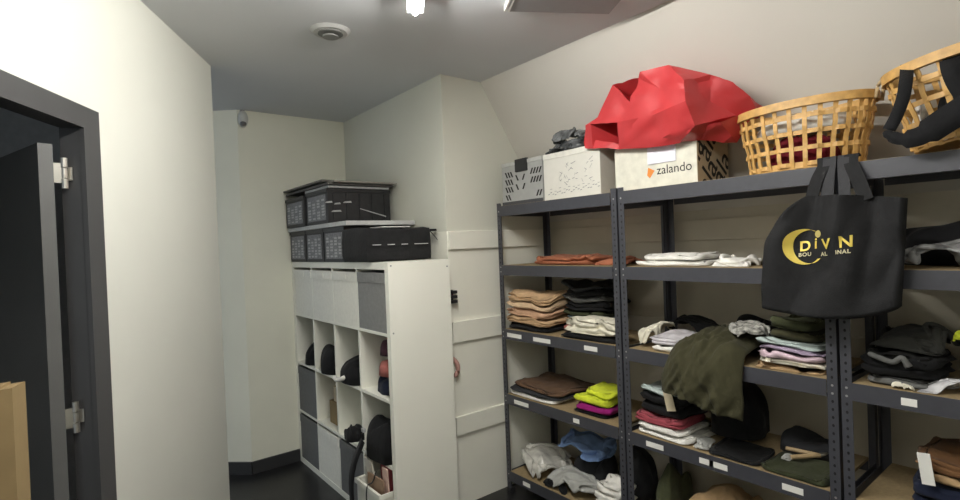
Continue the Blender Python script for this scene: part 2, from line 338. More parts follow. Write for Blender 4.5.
for zc_ in (1.812, 1.066):
    bm = bmesh.new(); c0 = lw(-1.232, 0.035, zc_)
    for k in (-1, 0, 1): tube(bm, [c0+Vector((0, 0, k*0.032-0.0145)), c0+Vector((0, 0, k*0.032+0.0145))], 0.0095 if k else 0.008, 12)
    prism(bm, [c0+LN*0.004+Vector((0, 0, -0.03)), c0+LN*0.028+NO*0.006+Vector((0, 0, -0.03)), c0+LN*0.028+NO*0.006+Vector((0, 0, 0.03)), c0+LN*0.004+Vector((0, 0, 0.03))], NO*-0.004)
    prism(bm, [lw(S_IN-0.002, 0.02, zc_-0.02), lw(S_IN-0.002, 0.045, zc_-0.02), lw(S_IN-0.002, 0.045, zc_+0.02), lw(S_IN-0.002, 0.02, zc_+0.02)], D*-0.004)
    obj('hinge', bm, CHROME, door, smooth=False)
# ------------------------------------------------------------------ ceiling things
TZ = 2.492
e1 = Vector((1.147, 1.814, TZ)); e0 = e1-D*1.5
lamp = thing('ceiling_lamp', (e0+e1)/2+Vector((0, 0, 0.03)), 'bright white tube lamp glowing on the grey ceiling', 'lamp')
side = Vector((D.y, -D.x, 0))
bm = bmesh.new(); a, b = e0+D*-0.02, e1+D*0.0
prism(bm, [a+side*0.034+Vector((0, 0, .003)), b+side*0.034+Vector((0, 0, .003)), b-side*0.034+Vector((0, 0, .003)), a-side*0.034+Vector((0, 0, .003))], (0, 0, ZC-TZ-.003)); obj('housing', bm, mat('lamp_housing', (0.22, 0.22, 0.22), 0.6), lamp)
bm = bmesh.new(); n = 16; tube(bm, [e0]+[e0+D*(1.5*k/8) for k in range(1, 8)]+[e1-D*0.05, e1-D*0.015, e1], [0.014]*9+[0.012, 0.005], 12); obj('tube', bm, emit('tube_glow', TUBE_COLOUR, TUBE_POWER), lamp, smooth=True)
f1 = e0-D*0.5; f0 = f1-D*1.5  # added fill tube out of view, brightens the panelling and cube shelf
fill_lamp = thing('ceiling_lamp', (f0+f1)/2+Vector((0, 0, 0.03)), 'added unseen fill tube in line with the bright one, further along the ceiling over the doorway end', 'lamp')
bm = bmesh.new(); a, b = f0, f1
prism(bm, [a+side*0.034+Vector((0, 0, .003)), b+side*0.034+Vector((0, 0, .003)), b-side*0.034+Vector((0, 0, .003)), a-side*0.034+Vector((0, 0, .003))], (0, 0, ZC-TZ-.003)); obj('housing', bm, MATS['lamp_housing'], fill_lamp)
bm = bmesh.new(); tube(bm, [f0+D*(1.5*k/8) for k in range(9)], 0.014, 12); obj('tube', bm, emit('tube_glow_fill', TUBE_COLOUR, TUBE_POWER*0.28), fill_lamp, smooth=True)
vc = Vector((0.985, 2.285, ZC)); vent = thing('ceiling_vent', vc-Vector((0, 0, .03)), 'round white extractor vent set in the grey ceiling', 'vent')
def disc(bm, c, r, h, seg=40, r2=None):
    a = [bm.verts.new(c+Vector((r*math.cos(2*math.pi*k/seg), r*math.sin(2*math.pi*k/seg), 0))) for k in range(seg)]
    b = [bm.verts.new(c+Vector(((r2 or r)*math.cos(2*math.pi*k/seg), (r2 or r)*math.sin(2*math.pi*k/seg), h))) for k in range(seg)]
    bm.faces.new(a[::-1]); bm.faces.new(b)
    for k in range(seg): bm.faces.new((a[k], a[(k+1) % seg], b[(k+1) % seg], b[k]))
VENTM = mat('vent_plastic', (0.52, 0.52, 0.51), 0.5)
bm = bmesh.new(); disc(bm, vc-Vector((0, 0, .012)), 0.075, 0.012, r2=0.092); obj('flange', bm, VENTM, vent)
bm = bmesh.new(); disc(bm, vc-Vector((0, 0, .016)), 0.056, 0.004); obj('grille', bm, mat('vent_dark', (0.22, 0.22, 0.21), 0.6), vent)
bm = bmesh.new(); disc(bm, vc-Vector((0, 0, .03)), 0.035, 0.006); obj('damper', bm, mat('vent_mid', (0.25, 0.25, 0.24), 0.5), vent)
# ceiling panel unit
p0 = at(505, 11, z=ZC-0.02); hp_ = thing('ceiling_panel', (p0.x, p0.y, ZC-0.02), 'flat grey rectangular panel with a pale edge mounted on the ceiling', 'panel')
ex = side; ey = -D
def hq(u0, u1, v0, v1, z0, z1):
    bm = bmesh.new(); q = [Vector((p0.x, p0.y, z0))+ex*u+ey*v for u, v in ((u0, v0), (u1, v0), (u1, v1), (u0, v1))]; prism(bm, q, (0, 0, z1-z0)); return bm
obj('plate', hq(0.02, 0.46, 0.0, 0.6, ZC-0.022, ZC), mat('panel_grey', (0.30, 0.295, 0.30), 0.5, 0.03), hp_)
obj('edge_strip', hq(-0.004, 0.004, 0.0, 0.6, ZC-0.024, ZC), WHITEP, hp_); obj('edge_strip', hq(0.011, 0.019, 0.0, 0.6, ZC-0.024, ZC), WHITEP, hp_)
# motion sensor on the corner of the back wall
sc_ = at(243, 119, y=YB-0.03); sens = thing('motion_sensor', (sc_.x, YB-0.03, sc_.z-0.05), 'small white motion sensor high on the corner of the back wall', 'sensor')
bm = bmesh.new(); bmesh.ops.create_uvsphere(bm, u_segments=20, v_segments=14, radius=1, matrix=Matrix.Translation((sc_.x, YB-0.03, sc_.z))@Matrix.Diagonal((0.034, 0.034, 0.058, 1))); obj('housing', bm, mat('sensor_white', (0.55, 0.55, 0.52), 0.4), sens, smooth=True)
bm = bmesh.new(); bmesh.ops.create_uvsphere(bm, u_segments=16, v_segments=10, radius=1, matrix=Matrix.Translation((sc_.x-0.004, YB-0.046, sc_.z-0.036))@Matrix.Diagonal((0.022, 0.022, 0.018, 1))); obj('lens', bm, mat('sensor_lens', (0.12, 0.12, 0.12), 0.3), sens, smooth=True)
bm = bmesh.new(); box(bm, sc_.x-0.012, sc_.x+0.012, YB-0.03, YB, sc_.z+0.03, sc_.z+0.062); obj('bracket', bm, mat('sensor_bracket', (0.2, 0.2, 0.2), 0.5), sens)
# carton standing in the doorway
cp = at(12, 388, y=1.5); cb_ = at(25.5, 388, y=1.56)
ct = thing('cardboard_carton', (cp.x-0.12, 1.53, 0), 'tall brown cardboard carton standing in the dark doorway', 'carton')
v = (cb_-cp); v.z = 0
bm = bmesh.new(); prism(bm, [(cp.x-0.3, 1.44, 0), (cp.x, 1.5, 0), (cp.x+v.x, 1.5+v.y, 0), (cp.x-0.3+v.x, 1.44+v.y, 0)], (0, 0, cp.z)); obj('body', bm, CARD, ct)
bm = bmesh.new(); prism(bm, [(cp.x-0.29, 1.45, cp.z), (cp.x-0.02, 1.503, cp.z), (cp.x-0.02+v.x*.8, 1.5+v.y*.8, cp.z), (cp.x-0.29+v.x*.8, 1.45+v.y*.8, cp.z)], (0, 0, 0.006)); obj('flap', bm, CARD, ct)
# ------------------------------------------------------------------ cube shelf
KX, KY, KW, KDp = 1.2992, 2.4154, 1.47, 0.39
K1 = KX+KDp
ks = thing('cube_shelf', (KX+KDp/2, KY+KW/2, 0), 'white open cube shelf of sixteen compartments standing against the wall', 'shelf')
T, t_ = 0.038, 0.016; CELL = (KW-2*T-3*t_)/4
obj('side_panel', B(KX, K1, KY, KY+T, 0, KW, bev=0.0015), WHITE, ks); obj('side_panel', B(KX, K1, KY+KW-T, KY+KW, 0, KW, bev=0.0015), WHITE, ks)
obj('top_panel', B(KX, K1, KY+T, KY+KW-T, KW-T, KW), WHITE, ks); obj('bottom_panel', B(KX, K1, KY+T, KY+KW-T, 0, T), WHITE, ks)
def cz(r): return T+r*(CELL+t_)          # floor of row r (0 = bottom)
def cy(c): return KY+T+c*(CELL+t_)       # near side of column c (0 = nearest the camera)
for r in (1, 2, 3): obj('shelf_board', B(KX+0.001, K1, KY+T, KY+KW-T, cz(r)-t_, cz(r)), WHITE, ks)
for c in (1, 2, 3):
    for r in range(4): obj('divider', B(KX+0.002, K1, cy(c)-t_, cy(c), cz(r), cz(r)+CELL), WHITE, ks)
for zz in (1.452, 1.1): 
    bm = bmesh.new(); tube(bm, [(KX+0.018, KY+0.001, zz), (KX+0.018, KY-0.0008, zz)], 0.0045, 10); obj('cover_cap', bm, GREYINK, ks)
bm = bmesh.new(); tube(bm, [(K1-0.018, KY+0.001, 1.43), (K1-0.018, KY-0.0008, 1.43)], 0.0045, 10); obj('cover_cap', bm, GREYINK, ks)
def insert(c, r, m, label, group=None, h=0.318):
    y0, y1, z0 = cy(c)+0.004, cy(c)+CELL-0.004, cz(r)+0.0005
    t = thing('storage_insert', ((KX+K1)/2, (y0+y1)/2, z0), label, 'storage box', group)
    bm = bmesh.new(); th = 0.006; x0, x1 = KX+0.003, K1-0.02
    box(bm, x0, x0+th, y0, y1, z0, z0+h); box(bm, x1-th, x1, y0, y1, z0, z0+h); box(bm, x0+th, x1-th, y0, y0+th, z0, z0+h); box(bm, x0+th, x1-th, y1-th, y1, z0, z0+h); box(bm, x0+th, x1-th, y0+th, y1-th, z0, z0+th)
    obj('body', bm, m, t); obj('rim_band', B(x0-0.0035, x0, y0, y1, z0+h-0.055, z0+h, bev=0.001), m, t)
    ym = (y0+y1)/2; obj('pull_tab', B(x0-0.006, x0-0.0035, ym-0.035, ym+0.035, z0+h-0.045, z0+h-0.012, bev=0.001), m, t)
GI = 'white fabric inserts in the top row'
insert(3, 3, FELTW, 'white fabric insert in the top row, at the back wall end', GI)
insert(2, 3, FELTW, 'white fabric insert in the top row, middle of the three white ones', GI)
insert(1, 3, FELTW, 'white fabric insert in the top row, next to the grey one', GI)
insert(0, 3, FELTG, 'mid grey fabric insert in the top row, beside three white ones')
insert(3, 1, FELTD, 'dark grey insert in the third row of the cube shelf, beside the back wall')
insert(3, 0, FELTD, 'dark grey insert in the bottom row of the cube shelf, beside the back wall')
insert(2, 0, FELTW, 'white insert alone in the bottom row between two dark grey ones')
insert(1, 0, FELTD, 'dark grey insert in the bottom row between a white insert and the open white tub')
# things in the open compartments
def cell_heap(name, label, cat, m, c, r, fx=(0.0, 0.32), fy=(0.02, 0.98), h=0.2, **k):
    return heap(name, label, cat, m, KX+fx[0], KX+fx[1], cy(c)+CELL*fy[0], cy(c)+CELL*fy[1], cz(r)+0.001, h, **k)
cell_heap('black_handbag', 'black cloth bag slumped in the second row beside the back wall end', 'bag', fb['black'], 3, 2, (-0.02, 0.36), (0.0, 0.92), 0.20, solid=True)
cell_heap('black_rucksack', 'large black bag bulging out of the second row of the cube shelf', 'bag', fb['black'], 2, 2, (-0.05, 0.36), (0.0, 1.0), 0.20, solid=True)
cell_heap('black_jacket', 'black jacket stuffed into the second row above the empty compartment', 'jacket', fb['black'], 1, 2, (-0.05, 0.36), (0.0, 1.0), 0.19, solid=True)
bm = bmesh.new(); c0 = Vector((KX-0.02, cy(1)+CELL*0.72, cz(2)+0.002))
tube(bm, catmull([c0+Vector((-0.012, 0.05, 0.02)), c0+Vector((-0.02, 0.0, 0.012)), c0+Vector((-0.015, -0.05, 0.022)), c0+Vector((0.0, -0.09, 0.04))], 5), [0.008]+[0.014]*14+[0.006], 8)
sh = obj('white_strap', bm, fb['white'], smooth=True); tag(sh, 'small white strap end sticking out under the black jacket', 'strap')
cell_heap('navy_jumper', 'navy blue jumper under the red one in the second row', 'jumper', fb['navy'], 0, 2, (0.005, 0.33), (0.0, 0.85), 0.105, solid=True)
o = heap('red_jumper', 'red and pink jumper piled on the navy one in the cube shelf', 'jumper', fb['rose'], KX+0.005, KX+0.30, cy(0)+0.003, cy(0)+CELL*0.72, cz(2)+0.107, 0.11, 9, solid=True)
heap('dark_scarf', 'dark plum scarf topping the red jumper in the cube shelf', 'scarf', fabric('plum', (0.05, 0.02, 0.03)), KX+0.005, KX+0.26, cy(0)+0.003, cy(0)+CELL*0.58, cz(2)+0.219, 0.10, 9, solid=True)
ym = cy(2)+CELL*0.35
tag(obj('brown_carton', B(KX+0.05, KX+0.3, cy(2)+0.02, cy(2)+0.24, cz(1)+0.001, cz(1)+0.15, bev=0.003), CARD), 'brown cardboard box in the third row with a smaller one on top', 'carton')
tag(obj('small_carton', B(KX+0.06, KX+0.26, cy(2)+0.03, cy(2)+0.19, cz(1)+0.152, cz(1)+0.25, bev=0.003), KRAFT), 'small dull brown box resting on the brown cardboard box in the shelf', 'carton')
# black backpack hanging out of the lower compartment
bp = thing('black_backpack', (KX+0.02, cy(0)+0.17, cz(1)), 'black backpack hanging out of the compartment above the open white tub', 'backpack')
SEED[0] += 1; obj('body', crumple_mesh(KX-0.075, KX+0.34, cy(0)+0.002, cy(0)+CELL*0.97, cz(1)+0.001, 0.30, SEED[0], 3, 0.0, power=.35, nf=4), fb['black'], bp, smooth=True)
SEED[0] += 1; obj('side_pocket', crumple_mesh(KX-0.12, KX-0.004, cy(0)+CELL*0.74, cy(0)+CELL*1.16, cz(1)+0.085, 0.11, SEED[0], 6, power=.4, nf=4), fb['black'], bp, smooth=True)
bm = bmesh.new(); ribbon(bm, catmull([(KX-0.06, cy(0)+0.22, cz(1)+0.1), (KX-0.10, cy(0)+0.25, cz(1)-0.02), (KX-0.105, cy(0)+0.29, cz(1)-0.14), (KX-0.10, cy(0)+0.30, cz(1)-0.26)], 6), 0.05, (0, 1, 0), 0.007); obj('shoulder_strap', bm, fb['black'], bp, smooth=True)
obj('zip_tag', B(KX-0.094, KX-0.08, cy(0)+0.13, cy(0)+0.16, cz(1)+0.175, cz(1)+0.195, bev=0.003), mat('grey_rubber', (0.4, 0.4, 0.4), 0.5), bp)
# open white tub, bottom right
tb = thing('white_tub', (KX+0.15, cy(0)+0.17, cz(0)), 'open white tub of papers in the bottom row under the black backpack', 'tub')
y0, y1, z0 = cy(0)+0.03, cy(0)+CELL-0.018, cz(0)+0.001
bm = bmesh.new(); x0, x1, hh = KX-0.058, K1-0.06, 0.212
for q in ((x0, x0+.006, y0, y1), (x1-.006, x1, y0, y1), (x0+.006, x1-.006, y0, y0+.006), (x0+.006, x1-.006, y1-.006, y1)): box(bm, *q, z0, z0+hh)
box(bm, x0+.006, x1-.006, y0+.006, y1-.006, z0, z0+.006); obj('body', bm, WHITE, tb)
bm = bmesh.new(); box(bm, x0-.012, x0, y0-.006, y1+.006, z0+hh-.022, z0+hh+.004); box(bm, x0, x1, y1, y1+.006, z0+hh-.022, z0+hh+.004); box(bm, x0, x1, y0-.006, y0, z0+hh-.022, z0+hh+.004); obj('rim', bm, WHITE, tb)
CREAM = mat('cream_paper', (0.75, 0.70, 0.60), 0.7)
for nm, lb, mm, (px_, py_), (wy, wz), rz, lean, roll in (('brown_envelope', 'brown paper envelope at the front of the white tub', mat('brown_paper', (0.30, 0.20, 0.13), 0.8), (KX-0.022, 2.60), (0.15, 0.26), 0.1, -0.05, 0.05), ('pale_booklet', 'cream folded paper leaning at a slant in the white tub', CREAM, (KX+0.006, 2.645), (0.10, 0.325), -0.05, -0.10, -0.14),
        ('red_booklet', 'red booklet leaning behind the cream paper in the white tub', mat('red_card', (0.36, 0.06, 0.07), 0.6), (KX+0.045, 2.60), (0.12, 0.305), 0.0, -0.06, 0.08), ('pink_leaflet', 'narrow pinkish leaflet at the near corner of the white tub', mat('pink_card', (0.70, 0.48, 0.40), 0.7), (KX+0.012, 2.535), (0.05, 0.32), 0.05, -0.08, 0.06)):
    bm = bmesh.new(); box(bm, -0.004, 0.004, -wy/2, wy/2, 0, wz); bmesh.ops.transform(bm, matrix=Matrix.Translation((px_, py_, z0+0.016))@Matrix.Rotation(rz, 4, 'Z')@Matrix.Rotation(lean, 4, 'Y')@Matrix.Rotation(roll, 4, 'X'), verts=bm.verts[:])
    tag(obj(nm, bm, mm), lb, 'paper')
bm = bmesh.new(); tube(bm, catmull([(KX-0.03, y0+0.10, z0+0.30), (KX-0.05, y0+0.11, z0+0.245), (KX-0.077, y0+0.12, z0+0.226), (KX-0.08, y0+0.13, z0+0.12), (KX-0.08, y0+0.135, 0.004)], 6), 0.004, 6)
tag(obj('black_cable', bm, BLACKP, smooth=True), 'thin black cable dangling over the rim of the white tub', 'cable')
# hooks on the panel, peeking out behind the shelf
hq_ = at(453.5, 297, y=PY-0.03)
hk = thing('wall_hook', (hq_.x, PY-0.02, hq_.z-0.03), 'small black wall hook on the white panelling behind the cube shelf', 'hook')
obj('plate', B(hq_.x-0.03, hq_.x+0.012, PY-0.012, PY, hq_.z-0.04, hq_.z+0.04, bev=0.002), BLACKP, hk)
for k in (-1, 0, 1): obj('prong', B(hq_.x-0.01, hq_.x+0.026, PY-0.035, PY-0.012, hq_.z+k*0.028-0.009, hq_.z+k*0.028+0.009, bev=0.003), BLACKP, hk)
q = at(457, 367, y=PY-0.03); bm = bmesh.new(); tube(bm, catmull([(q.x-0.03, PY-0.02, q.z+0.06), (q.x+0.002, PY-0.03, q.z+0.02), (q.x+0.005, PY-0.03, q.z-0.02), (q.x-0.012, PY-0.02, q.z-0.06)], 5), [0.008]+[0.013]*14+[0.006], 8)
tag(obj('pink_ribbon', bm, fabric('dustypink', (0.5, 0.28, 0.24)), smooth=True), 'pinkish fabric end peeking out from behind the cube shelf, below the black hook', 'ribbon')
# ------------------------------------------------------------------ crates on top of the cube shelf
ZT = KW+0.001
LATT = mat('crate_black', (0.016, 0.016, 0.018), 0.5, 0.2, 30)
LBL = mat('crate_label', (0.20, 0.20, 0.21), 0.7, 0.35, 90)
def crate(y0, y1, z0, h, label, x0=KX-0.005, x1=1.68, near=False):
    t = thing('folding_crate', ((x0+x1)/2, (y0+y1)/2, z0), label, 'crate', 'black folding crates on the cube shelf')
    bm = bmesh.new(); th = 0.012
    for q in ((x0, x0+th, y0, y1), (x1-th, x1, y0, y1), (x0+th, x1-th, y0, y0+th), (x0+th, x1-th, y1-th, y1)): box(bm, *q, z0, z0+h)
    box(bm, x0+th, x1-th, y0+th, y1-th, z0, z0+.01)
    for k in range(5):  # vertical ribs on the long side
        xx = x0+0.04+k*(x1-x0-0.08)/4; box(bm, xx-.006, xx+.006, y0-.005, y0, z0+.02, z0+h-.03)
    obj('body', bm, LATT, t)
    bm = bmesh.new(); box(bm, x0-.006, x1+.004, y0-.006, y0+.01, z0+h-.022, z0+h); box(bm, x0-.006, x0+.01, y0+.01, y1, z0+h-.022, z0+h); obj('rim', bm, BLACKP, t)
    # paper label panel on the end, with printed columns
    ym = (y0+y1)/2; yw = (y1-y0)/2-0.03
    bm = bmesh.new(); box(bm, x0-.004, x0, ym-yw, ym+yw, z0+.02, z0+h-.035)
    for k in range(4):
        for j in range(7):
            if (k+j*3) % 5 == 0: continue
            yy = ym-yw+0.012+k*(2*yw-0.024)/3.6; zz = z0+.03+j*(h-.085)/7
            box(bm, x0-.0048, x0-.0038, yy, yy+yw*0.3, zz, zz+(h-.085)/11, mi=1)
    obj('end_label', bm, [LBL, mat('label_print', (0.42, 0.42, 0.42), 0.7)], t)
    return t
crate(2.925, 3.235, ZT, 0.215, 'black folding crate in the lower row behind the soft black bag')
crate(3.25, 3.55, ZT, 0.215, 'black folding crate in the middle of the lower row of three')
crate(3.565, 3.87, ZT, 0.215, 'black folding crate in the lower row against the back wall')
tag(obj('white_board', B(KX-0.02, 1.745, 2.86, 3.878, ZT+0.217, ZT+0.243, bev=0.002), mat('board_white', (0.52, 0.52, 0.51), 0.6)), 'thin whitish board lying between the two layers of black crates', 'board')
Z2 = ZT+0.245
t = crate(3.12, 3.48, Z2, 0.215, 'black folding crate with printed long side in the upper row, the nearer one', x0=KX-0.02, x1=1.715)
for s, sz, px, py in (('Tarrant', 0.035, 326, 203), ('vin', 0.03, 330, 212)):
    q = at(px, py, y=3.112); b2 = text_bm(s, sz, 0.0005); bmesh.ops.transform(b2, matrix=Matrix.Translation((q.x, 3.1125, q.z))@Matrix(((1, 0, 0, 0), (0, 0, 1, 0), (0, 1, 0, 0), (0, 0, 0, 1))), verts=b2.verts[:])
    b2.free()
bm = bmesh.new()
for px, py, wd in ((325, 202, 0.05), (334, 203.5, 0.045), (343, 202, 0.06), (331, 211, 0.07)):
    q = at(px, py, y=3.112); prism(bm, [(q.x, 3.114, q.z-.006), (q.x+wd, 3.114, q.z-.003), (q.x+wd*.9, 3.114, q.z+.008), (q.x+wd*.2, 3.114, q.z+.004)], (0, -0.0015, 0))
q = at(360, 209, y=3.112); q2 = at(386, 217, y=3.112); prism(bm, [q, q2, q2+Vector((0, 0, .008)), q+Vector((0, 0, .005))], (0, -0.0012, 0))
obj('side_print', bm, mat('crate_print', (0.4, 0.4, 0.4), 0.7), t)
crate(3.5, 3.86, Z2, 0.205, 'black folding crate in the upper row against the back wall', x0=KX-0.03, x1=1.68)
tag(obj('crate_cover', B(KX-0.02, 1.70, 3.1, 3.5, Z2+0.217, Z2+0.232, bev=0.002), mat('lid_grey', (0.36, 0.36, 0.36), 0.5)), 'light grey flat lid on the upper row of black crates', 'lid')
zz = Z2+0.234
for i, (x0, x1, y0, y1, h, c, lb) in enumerate(((KX-0.03, 1.72, 3.08, 3.86, 0.012, (0.09, 0.085, 0.08), 'dark flattened carton sheet lying lowest on the crate stack'), (KX+0.0, 1.735, 3.05, 3.80, 0.010, (0.26, 0.24, 0.21), 'grey-brown flattened carton sheet in the middle of the flat pile on the crates'), (KX-0.04, 1.70, 3.15, 3.88, 0.012, (0.13, 0.125, 0.11), 'dark grey flattened carton sheet topping the pile on the crates'))):
    tag(obj('carton_sheet', B(x0, x1, y0, y1, zz, zz+h, bev=0.002), mat(f'sheet_card_{i}', c, 0.8, 0.1)), lb, 'cardboard', 'flattened sheets on the crates'); zz += h+0.002
sb = thing('soft_black_bag', (1.48, 2.72, ZT), 'flat soft black bag with a line of pale print lying on the cube shelf', 'bag')
bm = bmesh.new(); vs = box(bm, 1.262, 1.685, 2.58, 2.90, ZT, ZT+0.19, bev=0.035); bmesh.ops.subdivide_edges(bm, edges=bm.edges[:], cuts=2, use_grid_fill=True)
for v_ in bm.verts:
    k = fn(v_.co, 9, 71); v_.co.z = max(ZT, min(ZT+.192, v_.co.z+0.012*k*(v_.co.z-ZT)/.1)); v_.co.y += 0.008*fn(v_.co, 7, 72)
obj('body', bm, fabric('softblack', (0.018, 0.018, 0.019)), sb, smooth=True)
bm = bmesh.new()
for px, wd in ((373, .05), (388, .045), (402, .04), (415, .09)):
    q = at(px, 245-(px-373)*0.03, y=2.56); box(bm, q.x, q.x+wd, 2.562, 2.566, q.z-.0022, q.z+.0022)
obj('print_line', bm, mat('pale_print', (0.5, 0.5, 0.5), 0.7), sb)
obj('carry_strap', B(1.60, 1.735, 2.60, 2.63, ZT+0.165, ZT+0.178, bev=0.003), fb['black'], sb)
bm = bmesh.new(); tube(bm, catmull([(1.70, 2.62, ZT+.165), (1.72, 2.61, ZT+.14), (1.738, 2.60, ZT+.11)], 4), 0.003, 6); obj('cord', bm, BLACKP, sb, smooth=True)
q = at(380, 226.5, y=2.72); tag(obj('white_slip', B(q.x, q.x+0.19, 2.70, 2.85, ZT+0.194, ZT+0.20, bev=0.001), PAPER), 'white paper slip lying on the soft black bag', 'paper')
# ------------------------------------------------------------------ steel shelving
XS, XB = 2.10, 2.53
YS = (2.469, 1.569, 0.66, -0.24)
ZS = (1.775, 1.4125, 1.021, 0.619, 0.139)
def shelving(y0, y1, label, labels, zs=ZS):
    t = thing('shelving_unit', ((XS+XB)/2, (y0+y1)/2, 0), label, 'shelf', 'grey steel shelving units')
    pw = 0.033
    for yy, sgn in ((y1, -1), (y0, 1)):
        for xx, front in ((XS, 1), (XB, 0)):
            bm = bmesh.new(); ya, yb = (yy-pw, yy) if sgn < 0 else (yy, yy+pw)
            # L angle
            if front: box(bm, xx, xx+0.0025, ya, yb, 0.002, ZS[0]+0.018)
            else: box(bm, xx-0.0025, xx, ya, yb, 0.002, ZS[0]+0.012)
            yo = yy if sgn < 0 else yy
            a_, b_ = (yo-0.0025, yo) if sgn < 0 else (yo, yo+0.0025)
            box(bm, xx+(0.0025 if front else -pw), xx+(pw if front else -0.0025), a_, b_, 0.002, ZS[0]+(0.018 if front else 0.012))
            ym = (ya+yb)/2
            if front:
                zz = 0.06
                while zz < ZS[0]-0.02:
                    near_beam = any(-0.05 < zz-z < 0.0 for z in ZS)
                    bm2 = [bm.verts.new((xx-0.0006, ym+0.0045*math.cos(k*math.pi/3), zz+(0.006 if not near_beam else .0045)*math.sin(k*math.pi/3))) for k in range(6)]
                    bm.faces.new(bm2).material_index = 1 if near_beam else 2
                    zz += 0.0285
            obj('post', bm, [STEEL, RIVET, HOLE], t)
            obj('foot', B(xx-.002 if front else xx-pw, xx+pw if front else xx+.002, ya-.001, yb+.001, 0.0, 0.03, bev=.003), BLACKP, t)
    for z in zs:
        # step beams front and back, side beams, board
        bm = bmesh.new(); box(bm, XS-0.004, XS-0.0012, y0+0.034, y1-0.034, z-0.062, z-0.001); box(bm, XS-0.0012, XS+0.03, y0+0.034, y1-0.034, z-0.062, z-0.058); obj('beam', bm, STEEL, t)
        bm = bmesh.new(); box(bm, XB+0.0012, XB+0.004, y0+0.036, y1-0.036, z-0.06, z-0.008); obj('beam', bm, STEEL, t)
        for yy in (y0+0.0035, y1-0.0055):
            obj('side_beam', B(XS+0.036, XB-0.036, yy, yy+0.002, z-0.06, z-0.008), STEEL, t)
        obj('board', B(XS-0.0008, XB-0.003, y0+0.034, y1-0.034, z-0.012, z), WOOD, t)
    for (px, py, wpx, k) in labels:
        q = at(px, py, x=XS-0.006); q2 = at(px+wpx, py, x=XS-0.006); z = ZS[k]
        if q2.y < y0+.04 or q.y > y1-.036: continue
        obj('shelf_label', B(XS-0.0058, XS-0.0042, q2.y, q.y, z-0.046, z-0.022), PAPER, t)
    return t
shelving(YS[1]+.005, YS[0], 'grey steel shelving unit beside the white panelling, boxes on its top board', [(507, 331, 14, 2), (533, 338, 17, 2), (584, 347, 13, 2), (514, 399, 14, 3), (573, 417, 6, 3), (523, 486, 7, 4)])
shelving(YS[2]+.005, YS[1]-.005, 'grey steel shelving unit between the two others, olive clothes hanging over its third board', [(646, 441, 17, 3), (699, 456, 14, 3), (709, 460, 18, 3), (782, 486, 21, 3)])
shelving(YS[3], YS[2]-.005, 'grey steel shelving unit with the strapped basket on top, dark clothes below', [(901, 401, 16, 2)])
# ------------------------------------------------------------------ top board
z1 = ZS[0]+0.001
# grey printed carton
gy0, gy1 = 2.085, 2.432; gh = 0.235
g = thing('grey_carton', (2.24, (gy0+gy1)/2, z1), 'pale grey carton with black slanted print and a black clip on the top board', 'box')
obj('body', B(2.12, 2.33, gy0, gy1, z1, z1+gh, bev=0.003), mat('grey_carton_board', (0.36, 0.36, 0.35), 0.7, 0.05), g)
obj('lid', B(2.117, 2.33, gy0-.001, gy1+.001, z1+gh, z1+gh+0.022, bev=0.003), mat('grey_lid_board', (0.46, 0.46, 0.44), 0.7), g)
ym = (gy0+gy1)/2; obj('clip', B(2.110, 2.13, ym-0.055, ym+0.045, z1+gh-.045, z1+gh+.03, bev=0.004), BLACKP, g)
obj('base_band', B(2.1165, 2.12, gy0, gy1, z1, z1+.02), mat('carton_band', (0.06, 0.06, 0.065), 0.7), g)
bm = bmesh.new()
def slash(bm, y, z, n, s, flip=1):
    for k in range(n):
        yy = y-k*s*0.55
        prism(bm, [(2.1185, yy, z), (2.1185, yy-s*.28, z), (2.1185, yy-s*.28-s*.4*flip, z+s*.8), (2.1185, yy-s*.4*flip, z+s*.8)], (0.001, 0, 0))
for cyy, zz, nn, ff in ((gy1-.045, .165, 3, -1), (gy1-.045, .12, 3, -1), (gy1-.045, .075, 3, -1), (gy1-.045, .028, 2, -1), (ym+.035, .14, 1, -1), (ym-.005, .14, 1, 1), (ym+.035, .085, 1, -1), (ym-.005, .085, 1, 1), (gy0+.1, .165, 4, 1), (gy0+.1, .115, 4, 1), (gy0+.055, .035, 2, 1)):
    slash(bm, cyy, z1+zz, nn, 0.042, ff)
obj('print', bm, INK, g)
# white box with scribbles
wy0, wy1 = 1.675, 2.07; wh = 0.225
g = thing('white_storage_box', (2.24, (wy0+wy1)/2, z1), 'white lidded box with faint scribbles, beside the pale grey carton', 'box')
obj('body', B(2.115, 2.33, wy0, wy1, z1, z1+wh, bev=0.003), mat('white_box_board', (0.66, 0.64, 0.58), 0.7, 0.02), g)
obj('lid', B(2.113, 2.332, wy0-.002, wy1+.002, z1+wh, z1+wh+.03, bev=0.004), mat('white_lid_board', (0.70, 0.68, 0.62), 0.7), g)
bm = bmesh.new(); random.seed(4)
for k in range(34):
    yy = wy1-0.11-random.random()*0.24; zz = z1+0.075+random.random()*0.11; a = random.uniform(-1.2, 1.2); l = random.uniform(.012, .03)
    prism(bm, [(2.1145, yy, zz), (2.1145, yy-l*math.cos(a), zz+l*math.sin(a)), (2.1145, yy-l*math.cos(a), zz+l*math.sin(a)+.003), (2.1145, yy, zz+.003)], (0.0004, 0, 0))
for k in range(22):
    yy = wy1-0.03-k*0.0165; zz = z1+0.028+.008*math.sin(k*1.7)+0.0008*k
    prism(bm, [(2.1145, yy, zz), (2.1145, yy-.012, zz+.002), (2.1145, yy-.012, zz+.006), (2.1145, yy, zz+.004)], (0.0004, 0, 0))
    if k % 2: prism(bm, [(2.1145, yy, zz+.02), (2.1145, yy-.014, zz+.021), (2.1145, yy-.014, zz+.0235), (2.1145, yy, zz+.0225)], (0.0004, 0, 0))
obj('scribble', bm, GREYINK, g)
